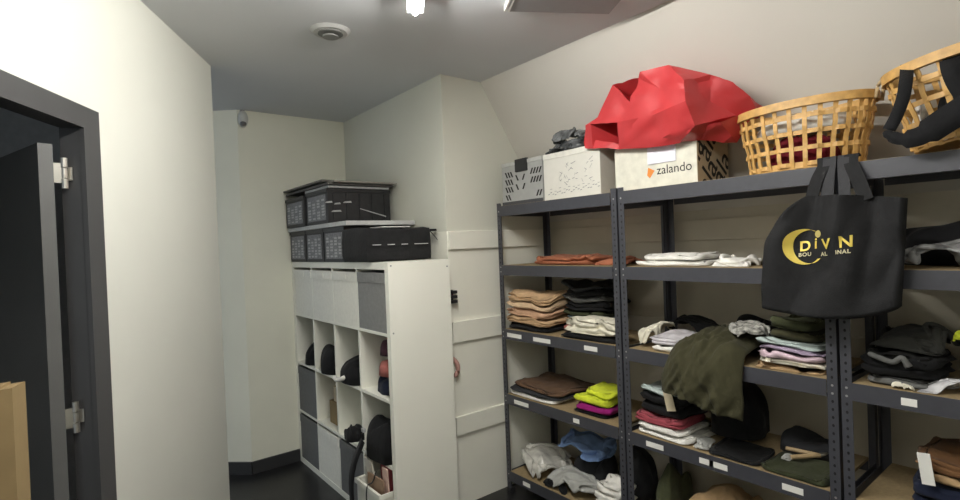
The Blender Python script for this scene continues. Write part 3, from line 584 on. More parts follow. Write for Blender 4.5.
# polybags on the white box
tag(obj('plastic_parcel', cloth_mesh(2.115, 2.26, 1.79, 2.065, z1+wh+.031, 0.10, 301, 1.9, .55, stiff=.6), mat('poly_dark', (0.10, 0.105, 0.11), 0.16, 0.8, 14, 0.5, 25), smooth=True), 'dark crinkled plastic parcel lying on the white lidded box', 'parcel')  # strong tone variation paints the shiny streaks into the colour
tag(obj('plastic_parcel', cloth_mesh(2.11, 2.20, 1.785, 2.02, z1+wh+.085, 0.13, 309, 1.9, .5, stiff=.6), mat('poly_grey', (0.15, 0.155, 0.16), 0.16, 0.8, 14, 0.5, 25), smooth=True), 'dark grey plastic parcel perched on the first parcel beside the red bag', 'parcel')  # shiny streaks painted by colour variation here as well
# shipping carton with print
ky0, ky1, kh = 1.165, 1.592, 0.21
g = thing('shipping_carton', (2.27, (ky0+ky1)/2, z1), 'white shipping carton with brown printed end under the red bag', 'box')
obj('body', B(2.12, 2.393, ky0, ky1, z1, z1+kh, bev=0.002), KRAFT, g)
obj('white_face', B(2.1175, 2.12, ky0+.001, ky1-.001, z1+.001, z1+kh-.001), mat('carton_white', (0.66, 0.64, 0.55), 0.7), g)
obj('paper_note', B(2.112, 2.1173, 1.262, 1.405, z1+.108, z1+.195), mat('note_paper', (0.78, 0.76, 0.84), 0.7), g)
FX = lambda x, y, z: Matrix(((0, 0, -1, x), (-1, 0, 0, y), (0, 1, 0, z), (0, 0, 0, 1)))
FY = lambda x, y, z: Matrix(((1, 0, 0, x), (0, 0, -1, y), (0, 1, 0, z), (0, 0, 0, 1)))
bm = text_bm('zalando', 0.057, 0.0); bmesh.ops.transform(bm, matrix=FX(2.1168, 1.362, z1+.058), verts=bm.verts[:]); obj('lettering', bm, INK, g)
bm = bmesh.new(); prism(bm, [(2.1172, 1.405, z1+.095), (2.1172, 1.372, z1+.078), (2.1172, 1.398, z1+.045), (2.1172, 1.412, z1+.06)], (-0.0006, 0, 0)); obj('logo', bm, mat('orange_print', (0.75, 0.25, 0.04), 0.6), g)
bm = bmesh.new()
for r, (u, v_) in enumerate(((-0.03, 0.03), (0.075, -0.06), (0.085, 0.085), (0.20, -0.02))):
    b2 = text_bm('ala', 0.155, 0.0012); bmesh.ops.transform(b2, matrix=Matrix.Translation((2.12+u, 0, z1+v_))@Matrix.Rotation(-0.0, 4, 'Y')@FY(0, ky0-.0012, 0)@Matrix.Rotation(0.95, 4, 'Z'), verts=b2.verts[:])
    me = bpy.data.meshes.new('t'); b2.to_mesh(me); b2.free(); bm.from_mesh(me); bpy.data.meshes.remove(me)
for co, no in (((2.123, 0, 0), (-1, 0, 0)), ((2.388, 0, 0), (1, 0, 0)), ((0, 0, z1+.003), (0, 0, -1)), ((0, 0, z1+kh-.003), (0, 0, 1))):
    bmesh.ops.bisect_plane(bm, geom=bm.verts[:]+bm.edges[:]+bm.faces[:], plane_co=co, plane_no=no, clear_outer=True)
obj('end_pattern', bm, INK, g); g.location.x += 0.0175; g.location.y += 0.008
# red paper carrier bag, lying
def rb(cx, cy_, x): return at(480+cx/3.125, 60+cy_/3.125, x=x)
rv = dict(a=(328, 276, 2.085), b=(330, 204, 2.080), c=(366, 180, 2.070), d=(415, 76, 2.070), e=(467, 130, 2.050), f=(495, 57, 2.070), g=(500, 36, 2.050), h=(590, 15, 2.050), i=(636, 62, 1.995), j=(642, 128, 1.985),
    k=(672, 205, 2.030), l=(622, 262, 2.090), m=(520, 275, 2.095), n=(432, 278, 2.095), o=(432, 194, 2.055), p=(346, 200, 2.070), q=(720, 45, 2.100), r=(790, 68, 2.150), s=(845, 112, 2.210), t=(864, 150, 2.250), u=(800, 172, 2.200), v=(806, 262, 2.240), w=(690, 250, 2.150), z=(352, 276, 2.085),
    A=(560, 90, 2.035), Bq=(545, 170, 2.030), Cq=(600, 225, 2.050), Dq=(720, 130, 2.110))
V = {k: rb(*v_) for k, v_ in rv.items()}
def slope_x(zv): return WX-(WX-SLX)*max(0, zv-KNEE)/(ZC-KNEE)
bm = bmesh.new(); bv = {k: bm.verts.new(p_) for k, p_ in V.items()}
for q in (('a', 'b', 'p', 'z'), ('b', 'c', 'p'), ('p', 'c', 'o'), ('c', 'd', 'e'), ('c', 'e', 'o'), ('e', 'f', 'A'), ('f', 'g', 'A'), ('g', 'h', 'A'), ('A', 'h', 'i'), ('A', 'i', 'j'), ('e', 'A', 'Bq', 'o'), ('A', 'j', 'Bq'), ('o', 'Bq', 'n'), ('n', 'Bq', 'Cq', 'm'), ('Bq', 'j', 'Cq'), ('Cq', 'j', 'k'), ('Cq', 'k', 'l'), ('m', 'Cq', 'l'), ('h', 'q', 'i'), ('i', 'q', 'Dq'), ('i', 'Dq', 'j'), ('q', 'r', 'Dq'), ('Dq', 'r', 's'), ('Dq', 's', 'u'), ('s', 't', 'u'), ('j', 'Dq', 'k'), ('Dq', 'u', 'k'), ('k', 'u', 'w'), ('u', 'v', 'w'), ('k', 'w', 'l'), ('u', 't', 'v')):
    bm.faces.new([bv[x_] for x_ in q])
# recesses: the mouth and the folded gusset
def pocket(keys, depth, shrink=0.75):
    c = sum((bv[k].co for k in keys), Vector())/len(keys)
    inn = [bm.verts.new(c+(bv[k].co-c)*shrink+Vector(depth)) for k in keys]; n = len(keys)
    for i in range(n): bm.faces.new((bv[keys[i]], bv[keys[(i+1) % n]], inn[(i+1) % n], inn[i]))
    bm.faces.new(inn)
pocket(['z', 'p', 'o', 'n'], (0.20, -0.10, 0.02), 1.0); pocket(['d', 'f', 'e'], (0.12, -0.03, -0.07), 0.95)
rim = ['a', 'b', 'c', 'd', 'f', 'g', 'h', 'q', 'r', 's', 't', 'v', 'w', 'l', 'm', 'n', 'z']
back = []; mid = []
for k in rim:
    p_ = bv[k].co.copy(); top = p_.z > 2.08; rest = (z1+wh+.046) if p_.y > 1.60 else (z1+kh+.016)
    mid.append(bm.verts.new((min(p_.x+0.015, 2.098) if p_.z < rest else p_.x+0.02, p_.y, max(p_.z-(0.008 if top else 0), rest))))
    zz = max(p_.z-(0.03 if top else 0.0), rest+.004); xx = min(p_.x+0.20, slope_x(zz+0.03)-0.03); back.append(bm.verts.new((max(xx, p_.x+0.03), p_.y, zz)))
n = len(rim)
for i in range(n):
    bm.faces.new((bv[rim[i]], bv[rim[(i+1) % n]], mid[(i+1) % n], mid[i])); bm.faces.new((mid[i], mid[(i+1) % n], back[(i+1) % n], back[i]))
bm.faces.new(back)
bmesh.ops.triangulate(bm, faces=bm.faces[:]); bmesh.ops.subdivide_edges(bm, edges=bm.edges[:], cuts=4, use_grid_fill=True)
bm.normal_update(); moved = []
for v_ in bm.verts:
    q = Vector((v_.co.x*1.0, v_.co.y*1.15, v_.co.z*1.5)); q += 0.05*noise.noise_vector(q*5)
    d1 = noise.voronoi(q*7.5)[0]; d2 = noise.voronoi(q*15+Vector((3, 1, 7)))[0]
    moved.append(v_.co+v_.normal*((d1[1]-d1[0]-.25)*0.019+(d2[0]-.4)*0.008))
for v_, c_ in zip(bm.verts, moved): v_.co = c_
ymid = V['Bq'].y
red = obj('red_carrier_bag', bm, RED, smooth=True); red.data.set_sharp_from_angle(angle=math.radians(22)); tag(red, 'large crumpled red carrier bag lying on the boxes of the top board', 'bag')
# wicker baskets
def basket(c, rx, ry, h, label, rot=None, taper=0.80, slats=28, bands=(0.04, 0.27, 0.5, 0.73), zoff=0.0, handles=True):
    t = thing('wicker_basket', c, label, 'basket', 'bamboo baskets on the top board'); M = rot or Matrix()
    def ell(a, f, off=0): 
        k = taper+(1-taper)*f; return Vector(((rx*k+off)*math.cos(a), (ry*k+off)*math.sin(a), f*h))
    def put(bm): bmesh.ops.transform(bm, matrix=Matrix.Translation(c)@M, verts=bm.verts[:]); return bm
    bm = bmesh.new()
    for i in range(slats):
        a = 2*math.pi*i/slats; wd = 0.0085
        pts = [ell(a, f, 0.003*(1 if (k % 2) else -1)) for k, f in enumerate((0.0, .15, .38, .61, .84, 1.0))]
        tg = Vector((-rx*math.sin(a), ry*math.cos(a), 0)).normalized(); ribbon(bm, pts, 2*wd*0.9, tg, 0.0035)
    obj('slat', put(bm), WICK, t)
    for f in bands:
        bm = bmesh.new(); ribbon(bm, [ell(2*math.pi*k/60, f+.03, 0.0045*(1 if (k*slats//60) % 2 else -1)) for k in range(61)], 0.016, (0, 0, 1), 0.004); obj('band', put(bm), WICK, t)
    bm = bmesh.new(); ribbon(bm, [ell(2*math.pi*k/60, 0.95, 0.006) for k in range(61)], 0.030, (0, 0, 1), 0.006); ribbon(bm, [ell(2*math.pi*k/60, 0.95, -0.006) for k in range(61)], 0.030, (0, 0, 1), 0.006); obj('rim', put(bm), WICK, t)
    bm = bmesh.new(); a = [bm.verts.new(ell(2*math.pi*k/40, 0.0)+Vector((0, 0, .002))) for k in range(40)]; b_ = [bm.verts.new(ell(2*math.pi*k/40, 0.0)+Vector((0, 0, .010))) for k in range(40)]
    bm.faces.new(a[::-1]); bm.faces.new(b_)
    for k in range(40): bm.faces.new((a[k], a[(k+1) % 40], b_[(k+1) % 40], b_[k]))
    obj('bottom', put(bm), WICK, t)
    if handles:
        for s in (1, -1):
            q0 = Vector((0.0, s*(ry+.004), h)); bm = bmesh.new()
            tube(bm, catmull([q0+Vector((-.035, 0, -.03)), q0+Vector((-.03, s*.006, .01)), q0+Vector((0, s*.012, .03)), q0+Vector((.03, s*.006, .01)), q0+Vector((.035, 0, -.03))], 5), 0.006, 8); obj('handle', put(bm), ROPE, t, smooth=True)
    return t
b1c = Vector((2.245, 0.80, z1+.003)); b1rx, b1ry, b1h = 0.135, 0.238, 0.25
basket(b1c, b1rx, b1ry, b1h, 'open bamboo basket standing level behind the black tote bag')
tag(obj('white_cloth', crumple_mesh(2.245-.095, 2.245+.093, 0.80-.185, 0.80+.185, z1+.150, 0.09, 402, 8, power=.25), fb['white'], smooth=True), 'white cloth in the upper part of the level bamboo basket', 'cloth')
tag(obj('red_cloth', crumple_mesh(2.245-.075, 2.245+.073, 0.80-.14, 0.80+.14, z1+.012, 0.14, 403, 8, power=.25), fabric('winered', (0.16, 0.012, 0.02)), smooth=True), 'dark red cloth at the bottom of the level bamboo basket', 'cloth')
b2c = Vector((2.185, 0.272, z1+0.03)); R2 = Matrix.Rotation(math.radians(-7), 4, 'X')
basket(b2c, 0.14, 0.225, 0.27, 'tilted bamboo basket with black straps hung over its side', R2, slats=22, handles=False)
tag(obj('black_cloth', crumple_mesh(2.09, 2.28, 0.13, 0.40, z1+.07, 0.18, 404, 8, power=.3), fb['black'], smooth=True), 'black clothes inside the tilted bamboo basket', 'cloth')
tag(obj('white_liner', crumple_mesh(2.13, 2.25, 0.405, 0.455, z1+.075, 0.12, 405, 8), fb['white'], smooth=True), 'white cloth corner inside the tilted bamboo basket', 'cloth')
st = thing('black_strap', at(905, 130, x=2.03), 'wide black strap looped over the side of the tilted basket', 'strap')
bm = bmesh.new(); ribbon(bm, catmull([at(907, 64, x=2.10), at(906, 80, x=2.035), at(903, 98, x=2.02), at(896, 117, x=2.022), at(889, 130, x=2.018)], 5), 0.034, (0, -1, 0), 0.006); obj('webbing', bm, fb['black'], st, smooth=True)
bm = bmesh.new(); pts = [at(884, 132, x=2.02), at(900, 139, x=2.015), at(920, 136, x=2.01), at(943, 122, x=2.01), at(965, 108, x=2.01), at(990, 92, x=2.02)]; ribbon(bm, catmull(pts, 5), [0.008]+[0.025]*2+[0.035]*4+[0.055]*5+[0.075]*14, (0, 0.3, 1), 0.010); obj('sling', bm, fb['black'], st, smooth=True)
bm = bmesh.new(); ribbon(bm, catmull([at(950, 50, x=2.10), at(951, 66, x=2.035), at(958, 84, x=2.03), at(970, 100, x=2.035)], 5), 0.048, (0, -1, 0), 0.006); obj('webbing', bm, fb['black'], st, smooth=True)
# ------------------------------------------------------------------ tote bag in front of the second and third unit
TX = 2.045
tl = [(766, 240), (763, 308)]
tote = thing('tote_bag', at(835, 320, x=TX), 'black cotton tote bag with gold print hanging from the top beam', 'bag')
def tote_x(y, z, side=-1):
    b = 0.042*math.cos(min(1, abs((y-0.66)/0.27))*math.pi/2)**0.6*max(0.12, min(1, (1.74-z)/0.18))
    fold = 0.030*math.sin((y-0.66)*(30+60*max(0, z-1.5))+2.5*(z-1.5))*max(0, min(1, (z-1.28)/0.25))+0.045*(0.3-abs(fn((y*1.6+z*.4, z*.45, 0), 7, 55)))+0.006*fn((y, z, 0), 14, 57)
    return TX+side*(b+0.008)+(fold if side < 0 else 0)
topl, topr, botl, botr = at(806, 196, x=TX), at(908, 198, x=TX), at(762, 308, x=TX), at(902, 306, x=TX)
NU, NV = 44, 40
def tote_pt(u, v):     # u 0..1 from the far to the near side, v 0 top .. 1 bottom
    shl = at(766, 240, x=TX); 
    yl = topl.y+(shl.y-topl.y)*min(1, (v/0.36))**0.8 if v < 0.36 else shl.y+(botl.y-shl.y)*(v-0.36)/0.64
    yr = topr.y+(botr.y-topr.y)*v
    zt = topl.z+(topr.z-topl.z)*u+0.006*math.sin(u*math.pi); zb = botl.z+(botr.z-botl.z)*u-0.04*math.sin(u*math.pi)**.7*(0.6+.8*u)
    return yl+(yr-yl)*u, zt+(zb-zt)*v
bm = bmesh.new(); gr = {}
for sd in (-1, 1):
    for i in range(NU+1):
        for j in range(NV+1):
            u, v_ = i/NU, j/NV; y, z = tote_pt(u, v_); edge = u in (0, 1) or v_ == 1
            gr[sd, i, j] = gr[-1, i, j] if (sd == 1 and edge) else bm.verts.new((TX if edge else tote_x(y, z, sd) if sd < 0 else min(TX+0.03, tote_x(y, z, sd)), y, z))
for sd in (-1, 1):
    for i in range(NU):
        for j in range(NV): bm.faces.new((gr[sd, i, j], gr[sd, i+1, j], gr[sd, i+1, j+1], gr[sd, i, j+1]))
obj('body', bm, TOTE, tote, smooth=True)
STRAP_LIT = mat('strap_cotton_lit', (0.032, 0.032, 0.036), 0.8, 0.1, 60, 0.3, 300)  # lighter copy of the tote cotton, light painted into the two middle straps
for pa, pb, xo, wd, mm in (((827, 199), (829, 158), 2.062, 0.040, STRAP_LIT), ((845, 199), (843, 158), 2.062, 0.034, STRAP_LIT), ((811, 200), (823, 160), 2.052, 0.040, TOTE), ((866, 200), (851, 160), 2.052, 0.042, TOTE)):
    a, b = at(*pa, x=xo-.005), at(*pb, x=2.083); zt = ZS[0]+0.026
    pts = catmull([a, a.lerp(b, 0.5)+Vector((0.0, 0, 0)), Vector((2.084, b.y, ZS[0]-.005)), Vector((2.090, b.y, zt-.003)), Vector((2.100, b.y, zt)), Vector((2.112, b.y, zt-.006))], 6); bm = bmesh.new()
    ribbon(bm, pts, wd, (0, -1, 0), 0.004); obj('handle', bm, mm, tote, smooth=False)
def onto_tote(bm, px, py, slant=0.0):
    q = at(px, py, x=TX-0.045)
    bmesh.ops.subdivide_edges(bm, edges=bm.edges[:], cuts=1)
    for v_ in bm.verts:
        y = q.y-v_.co.x; z = q.z+v_.co.y+slant*v_.co.x; v_.co = Vector((tote_x(y, z)-0.0035-(.0 if v_.co.z == 0 else 0), y, z))
    return bm
SL = 0.10
for s, px, py, sz in (('D', 797.5, 251.5, 0.048), ('i', 813, 248.5, 0.052), ('V', 823, 249, 0.048), ('N', 840.5, 247.5, 0.052)):
    obj('lettering', onto_tote(text_bm(s, sz, 0.0012), px, py, SL), GOLD, tote)
for s, px, py in (('BOU', 797, 257), ('AL', 821, 256), ('INAL', 837, 254)):
    obj('lettering', onto_tote(text_bm(s, 0.018, 0.0006, 1.15), px, py, SL), mat('pale_gold_print', (0.55, 0.5, 0.32), 0.6), tote)
bm = bmesh.new(); R_ = 0.062; outer = []; inner = []
for k in range(33):
    a = math.radians(62+(318-62)*k/32); outer.append((R_*math.cos(a)*0.95, R_*math.sin(a))); inner.append((0.018+(R_*0.86)*math.cos(a)*0.93, (R_*0.93)*math.sin(a)))
ov = [bm.verts.new((p_[0], p_[1], 0)) for p_ in outer]; iv = [bm.verts.new((p_[0], p_[1], 0)) for p_ in inner]
for k in range(32): bm.faces.new((ov[k], ov[k+1], iv[k+1], iv[k]))
obj('crescent', onto_tote(bm, 802, 247, 0.0), GOLD, tote)
bm = bmesh.new(); bmesh.ops.create_circle(bm, cap_ends=True, segments=16, radius=0.0125); obj('dot', onto_tote(bm, 817, 234, 0), mat('antique_gold', (0.5, 0.42, 0.15), 0.5), tote)
# ------------------------------------------------------------------ second board
z2 = ZS[1]+0.001
garment('folded_blanket', 'rust brown folded blanket alone on the second board', 'blanket', fb['rust'], 2.16, 2.46, 1.80, 2.26, z2, 0.062, 2, wr=0.012)
heap('rust_scarf', 'rust brown loose scarf end beside the folded rust blanket', 'scarf', fb['rust'], 2.17, 2.44, 1.61, 1.795, z2, 0.055, 10)
garment('white_shirt', 'white folded shirt lying at the bottom on the second board', 'shirt', fb['white'], 2.14, 2.44, 1.18, 1.53, z2, 0.026, 1)
garment('white_blouse', 'white folded blouse lying on the white shirt, second board', 'blouse', fb['white'], 2.16, 2.42, 1.20, 1.49, z2+.027, 0.036, 1, wr=0.010)
heap('lace_blouse', 'white crinkled lace blouse beside the white folded shirt', 'top', fb['white'], 2.15, 2.40, 0.98, 1.175, z2, 0.05, 14)
heap('black_coat', 'black coat in a rounded heap on the second board behind the tote bag', 'coat', fb['black'], 2.30, 2.52, 0.0, 0.60, z2, 0.215, 5, solid=True)
heap('wrapped_garment', 'dark garment wrapped in shiny clear film beside the tote bag', 'garment', mat('film_dark', (0.34, 0.34, 0.34), 0.2, 0.6, 14, 0.9, 30, spec=0.8), 2.13, 2.295, 0.20, 0.50, z2, 0.15, 10)
# ------------------------------------------------------------------ third board
z3 = ZS[2]+0.001
zz = z3
for nm, lb, cat, m, h, L in (('black_trousers', 'black folded trousers under the beige pile on the third board', 'trousers', fb['black'], 0.042, 1), ('beige_jumper', 'beige folded jumper lowest in the beige pile', 'jumper', fb['beige'], 0.05, 2), ('peach_jumper', 'peach folded jumper second from the bottom of the beige pile', 'jumper', fb['peach'], 0.048, 2), ('sand_jumper', 'sand coloured folded jumper under the topmost one of the beige pile', 'jumper', fb['sand'], 0.045, 1), ('tan_jumper', 'pale tan folded jumper topmost of the beige pile', 'jumper', fb['beige'], 0.048, 2)):
    garment(nm, lb, cat, m, 2.115, 2.39, 2.075+0.02*random.random(), 2.45, zz, h, L, 'beige pile on the third board', wr=0.014); zz += h*1.0+0.001
zz = z3
for nm, lb, cat, m, h, L, dy in (('rose_jumper', 'rose red folded jumper at the bottom of the dark pile on the third board', 'jumper', fb['rose'], 0.055, 1, 0.0), ('grey_green_jumper', 'grey-green folded jumper second from the bottom of the dark pile', 'jumper', fb['teal'], 0.042, 2, 0), ('dark_green_jumper', 'dark green folded jumper in the dark pile under the thick black ones', 'jumper', fb['darkolive'], 0.036, 1, 0.01), ('black_jumper', 'thick black folded jumper in the middle of the dark pile', 'jumper', fb['black'], 0.052, 2, -.01), ('grey_sweatshirt', 'mid grey folded sweatshirt between two black ones in the dark pile', 'sweatshirt', fb['grey'], 0.032, 1, 0.005), ('black_sweatshirt', 'black folded sweatshirt near the top of the dark pile', 'sweatshirt', fb['black'], 0.036, 1, 0), ('slate_sweatshirt', 'slate grey folded sweatshirt topmost of the dark pile', 'sweatshirt', fb['charcoal'], 0.03, 1, 0.01)):
    garment(nm, lb, cat, m, 2.25, 2.50, 1.80+dy, 2.10+dy, zz, h, L, 'dark pile on the third board', wr=0.012); zz += h+0.003
garment('black_shorts', 'black folded shorts under the white shirt on the third board', 'shorts', fb['black'], 2.112, 2.24, 1.615, 1.99, z3, 0.035, 1)
garment('white_polo', 'white folded polo shirt at the edge of the third board on black shorts', 'shirt', fb['cream'], 2.106, 2.245, 1.612, 1.97, z3+.036, 0.095, 2, wr=.026)
# second unit
heap('cream_towel', 'cream towel bulging beside the post on the third board', 'towel', fb['cream'], 2.15, 2.40, 1.435, 1.53, z3+.005, 0.16, 5, loose=1.3, fill=.85)
garment('lilac_shirt', 'pale lilac folded shirt lowest beside the post on the third board', 'shirt', fb['white'], 2.115, 2.36, 1.275, 1.43, z3, 0.035, 1)
garment('white_lilac_shirt', 'pale lilac folded shirt lying on another beside the draped olive trousers', 'shirt', fb['lilac'], 2.115, 2.36, 1.275, 1.43, z3+.036, 0.045, 2)
heap('black_vest', 'black vest crumpled behind the lilac shirts on the third board', 'vest', fb['black'], 2.375, 2.52, 1.20, 1.525, z3, 0.19, fill=.7)
heap('black_cardigan', 'black cardigan heaped behind the draped olive trousers', 'cardigan', fb['black'], 2.345, 2.525, 0.975, 1.195, z3, 0.21, 5, solid=True)
# draped olive trousers: a thick cloth running over the front edge
def drape(name, label, cat, m, path, ya, yb, th, seed, hang=()):
    P = catmull([Vector((p[0], 0, p[1])) for p in path], 9); n = len(P); W = 46; bm = bmesh.new(); G = {}
    for i, p in enumerate(P):
        t = (P[min(i+1, n-1)]-P[max(i-1, 0)]).normalized(); nm = Vector((t.z, 0, -t.x))
        for j in range(W+1):
            v = j/W; f = i/(n-1)
            y0 = ya[0]+(ya[1]-ya[0])*f+0.012*fn((f*5, 0, 1), 1, seed); y1 = yb[0]+(yb[1]-yb[0])*f+0.012*fn((f*5, 3, 1), 1, seed)
            y = y0+(y1-y0)*v; bulge = (1-abs(2*v-1)**4)
            wv = 0.7*fn((v*5+f*3.5, f*2.0, 0), 1, seed)+0.8*(.35-abs(fn((v*7-f*5, f*2.5, 0), 1, seed+3))*1.6)+0.5*(.3-abs(fn((v*15+f*9, f*4, 0), 1, seed+5))*1.5)
            hang_ = 0.0
            hang_ = -max(0, f-0.45)/0.55*(0.015+0.055*(1-v)**1.2+0.02*fn((v*5, 0, 0), 1, seed+8))
            for s in (0, 1):
                q = p+nm*((th*bulge+0.030*wv*bulge+.006) if s else 0.0); G[s, i, j] = bm.verts.new((q.x, y, q.z+hang_))
    for i in range(n-1):
        for j in range(W):
            bm.faces.new((G[1, i, j], G[1, i+1, j], G[1, i+1, j+1], G[1, i, j+1])); bm.faces.new((G[0, i, j], G[0, i, j+1], G[0, i+1, j+1], G[0, i+1, j]))
    for i in range(n-1):
        for j in (0, W): bm.faces.new((G[0, i, j], G[0, i+1, j], G[1, i+1, j], G[1, i, j]))
    for j in range(W):
        for i in (0, n-1): bm.faces.new((G[0, i, j], G[1, i, j], G[1, i, j+1], G[0, i, j+1]))
    return tag(obj(name, bm, m, smooth=True), label, cat)
drape('olive_trousers', 'olive green trousers draped over the front edge of the third board', 'trousers', fb['olive'], [(2.34, z3+.05), (2.27, z3+.06), (2.16, z3+.045), (2.10, z3+.03), (2.068, z3-.03), (2.06, z3-.09), (2.062, z3-.135)], (0.99, 0.975), (1.262, 1.335), 0.045, 21)
heap('grey_print_scarf', 'grey and white patterned scarf crumpled beside the olive jumpers', 'scarf', mat('print_fabric', (0.36, 0.35, 0.32), 0.9, 0.8, 45, 0.4, 60), 2.14, 2.30, 0.935, 1.09, z3+.112, 0.10, 9)
zz = z3
for nm, lb, cat, m, h in (('khaki_trousers', 'khaki folded trousers lowest of the pastel pile', 'trousers', fb['tan'], 0.022), ('cream_shirt', 'cream folded shirt second from the bottom of the pastel pile', 'shirt', fb['cream'], 0.018), ('pink_shirt', 'pale pink folded shirt in the middle of the pastel pile', 'shirt', fb['pink'], 0.034), ('mauve_shirt', 'mauve folded shirt above the pale pink one in the pastel pile', 'shirt', fb['mauve'], 0.018), ('mint_shirt', 'grey-mint folded shirt under the olive jumpers', 'shirt', fb['mint'], 0.026)):
    garment(nm, lb, cat, m, 2.115, 2.42, 0.715, 0.955, zz, h, 1, 'pastel pile on the third board', wr=0.018); zz += h+.001
garment('olive_jumper', 'olive folded jumper lying on the pastel pile under another olive one', 'jumper', fb['olive'], 2.13, 2.42, 0.735, 0.925, zz, 0.042, 1, 'olive jumpers on the pastel pile', wr=.008); zz += .043
garment('olive_jumper', 'olive folded jumper topmost of the pastel pile below the tote bag', 'jumper', fb['moss'], 2.13, 2.42, 0.745, 0.925, zz, 0.05, 1, 'olive jumpers on the pastel pile', wr=.008)
# third unit
garment('black_jacket', 'black folded jacket with a grey trim on the third board beside the twin posts', 'jacket', fb['black'], 2.13, 2.42, 0.40, 0.60, z3+.031, 0.085, 2, wr=.016)
bm = bmesh.new(); tube(bm, catmull([at(868, 353, x=2.12), at(880, 358, x=2.115), at(893, 362, x=2.115), at(902, 358, x=2.115), at(909, 367, x=2.118)], 6), [0.004]+[0.009]*22+[0.011]*2, 8); 
o_ = bpy.data.objects['black_jacket.001'] if 'black_jacket.001' in bpy.data.objects else bpy.data.objects['black_jacket']
obj('trim', bm, fb['grey'], o_, smooth=True)
garment('grey_vest', 'dark grey folded vest under the black jacket with grey trim', 'vest', fb['grey'], 2.13, 2.42, 0.41, 0.60, z3, 0.03, 1)
heap('white_roll', 'small white cloth roll at the front edge beside the wrapped shirt', 'cloth', fb['cream'], 2.103, 2.128, 0.455, 0.515, z3, 0.03, 6)
heap('grey_hoodie', 'grey hoodie in a loose heap on the black jacket with grey trim', 'hoodie', fabric('darkgrey', (0.055, 0.055, 0.05)), 2.20, 2.50, 0.39, 0.61, z3+.118, 0.10, 6)
heap('black_fleece', 'black fleece heap behind the wrapped white shirt', 'fleece', fb['black'], 2.22, 2.50, 0.02, 0.388, z3, 0.19, 6, solid=True)
heap('neon_vest', 'lime yellow garment peeking out on the black fleece', 'vest', fb['neon'], 2.22, 2.34, 0.27, 0.385, z3+.165, 0.085, 8)
heap('wrapped_shirt', 'white shirt wrapped in shiny clear film at the edge of the third board', 'shirt', mat('film_white', (0.5, 0.49, 0.5), 0.14, 0.45, 14, 0.9, 30, spec=0.9), 2.105, 2.215, 0.16, 0.45, z3, 0.075, 11)
# ------------------------------------------------------------------ fourth board
z4 = ZS[3]+0.001
garment('white_undershirt', 'white folded shirt under the brown blankets on the fourth board', 'shirt', fb['white'], 2.11, 2.38, 2.06, 2.455, z4, 0.028, 1)
garment('dark_brown_throw', 'dark edged brown throw on the white shirt, lower of the two brown ones', 'throw', fb['charcoal'], 2.112, 2.45, 2.02, 2.455, z4+.029, 0.024, 1)
garment('brown_throw', 'brown throw topmost of the pile beside the neon yellow vest', 'throw', fb['brown'], 2.125, 2.47, 2.02, 2.455, z4+.054, 0.030, 1, wr=.012)
garment('black_camisole', 'black folded top under the magenta one on the fourth board', 'top', fb['black'], 2.13, 2.34, 1.70, 1.93, z4, 0.022, 1)
garment('magenta_shirt', 'magenta folded top under the neon yellow vest', 'top', fb['magenta'], 2.125, 2.34, 1.70, 1.94, z4+.023, 0.042, 1, wr=.01)
garment('yellow_vest', 'neon yellow folded vest lower of the two neon ones', 'vest', fb['neon'], 2.13, 2.34, 1.70, 1.92, z4+.066, 0.040, 1, 'neon yellow vests', wr=.01)
garment('yellow_vest', 'neon yellow folded vest upper of the two neon ones', 'vest', fb['neon'], 2.15, 2.35, 1.70, 1.88, z4+.107, 0.038, 1, 'neon yellow vests', wr=.012)
# second unit
garment('white_tee', 'white folded shirt lowest of the pile beside the post on the fourth board', 'shirt', fb['white'], 2.11, 2.40, 1.235, 1.528, z4, 0.026, 1, 'white shirts on the fourth board')
garment('white_tee', 'white folded shirt directly under the dark red one on the fourth board', 'shirt', fb['white'], 2.115, 2.40, 1.275, 1.528, z4+.027, 0.028, 1, 'white shirts on the fourth board')
garment('red_shirt', 'dark red folded shirt between white and black ones on the fourth board', 'shirt', fb['red'], 2.12, 2.40, 1.29, 1.528, z4+.056, 0.042, 2, wr=.01)
bk = garment('black_pullover', 'thick black folded pullover with a paper tag on the dark red shirt', 'pullover', fb['black'], 2.14, 2.42, 1.28, 1.528, z4+.099, 0.055, 1)
q = at(669, 400, x=2.122); bm = bmesh.new(); box(bm, -0.0012, 0.0012, -0.022, 0.022, -0.05, 0.05); bmesh.ops.transform(bm, matrix=Matrix.Translation((2.122, q.y, q.z))@Matrix.Rotation(-0.22, 4, 'X'), verts=bm.verts[:]); 
o = obj('paper_tag', bm, mat('tag_card', (0.55, 0.47, 0.33), 0.8), bk); o['label'] = 'beige paper tag'
garment('black_pullover', 'thick black folded pullover under the mint shirt on the fourth board', 'pullover', fb['black'], 2.14, 2.42, 1.28, 1.528, z4+.155, 0.05, 1)
garment('mint_blouse', 'pale mint folded top topmost of the pile under the olive trousers', 'top', fb['mint'], 2.14, 2.42, 1.33, 1.528, z4+.206, 0.026, 1, wr=.008)
heap('grey_stole', 'grey sheer cloth end beside the white folded shirts', 'cloth', fb['ltgrey'], 2.11, 2.22, 1.165, 1.232, z4, 0.055, 12)
garment('black_leggings', 'flat black folded leggings at the front edge of the fourth board', 'leggings', fb['black'], 2.105, 2.32, 0.945, 1.16, z4, 0.022, 1)
heap('black_garment', 'black garment heaped behind the red and white shirt pile, under the olive trousers', 'garment', fb['black'], 2.24, 2.52, 1.02, 1.275, z4+.03, 0.26, 6, solid=True)
heap('black_skirt', 'black skirt heaped at the back of the fourth board', 'skirt', fb['charcoal'], 2.335, 2.52, 0.72, 1.015, z4, 0.10, 6, solid=True)
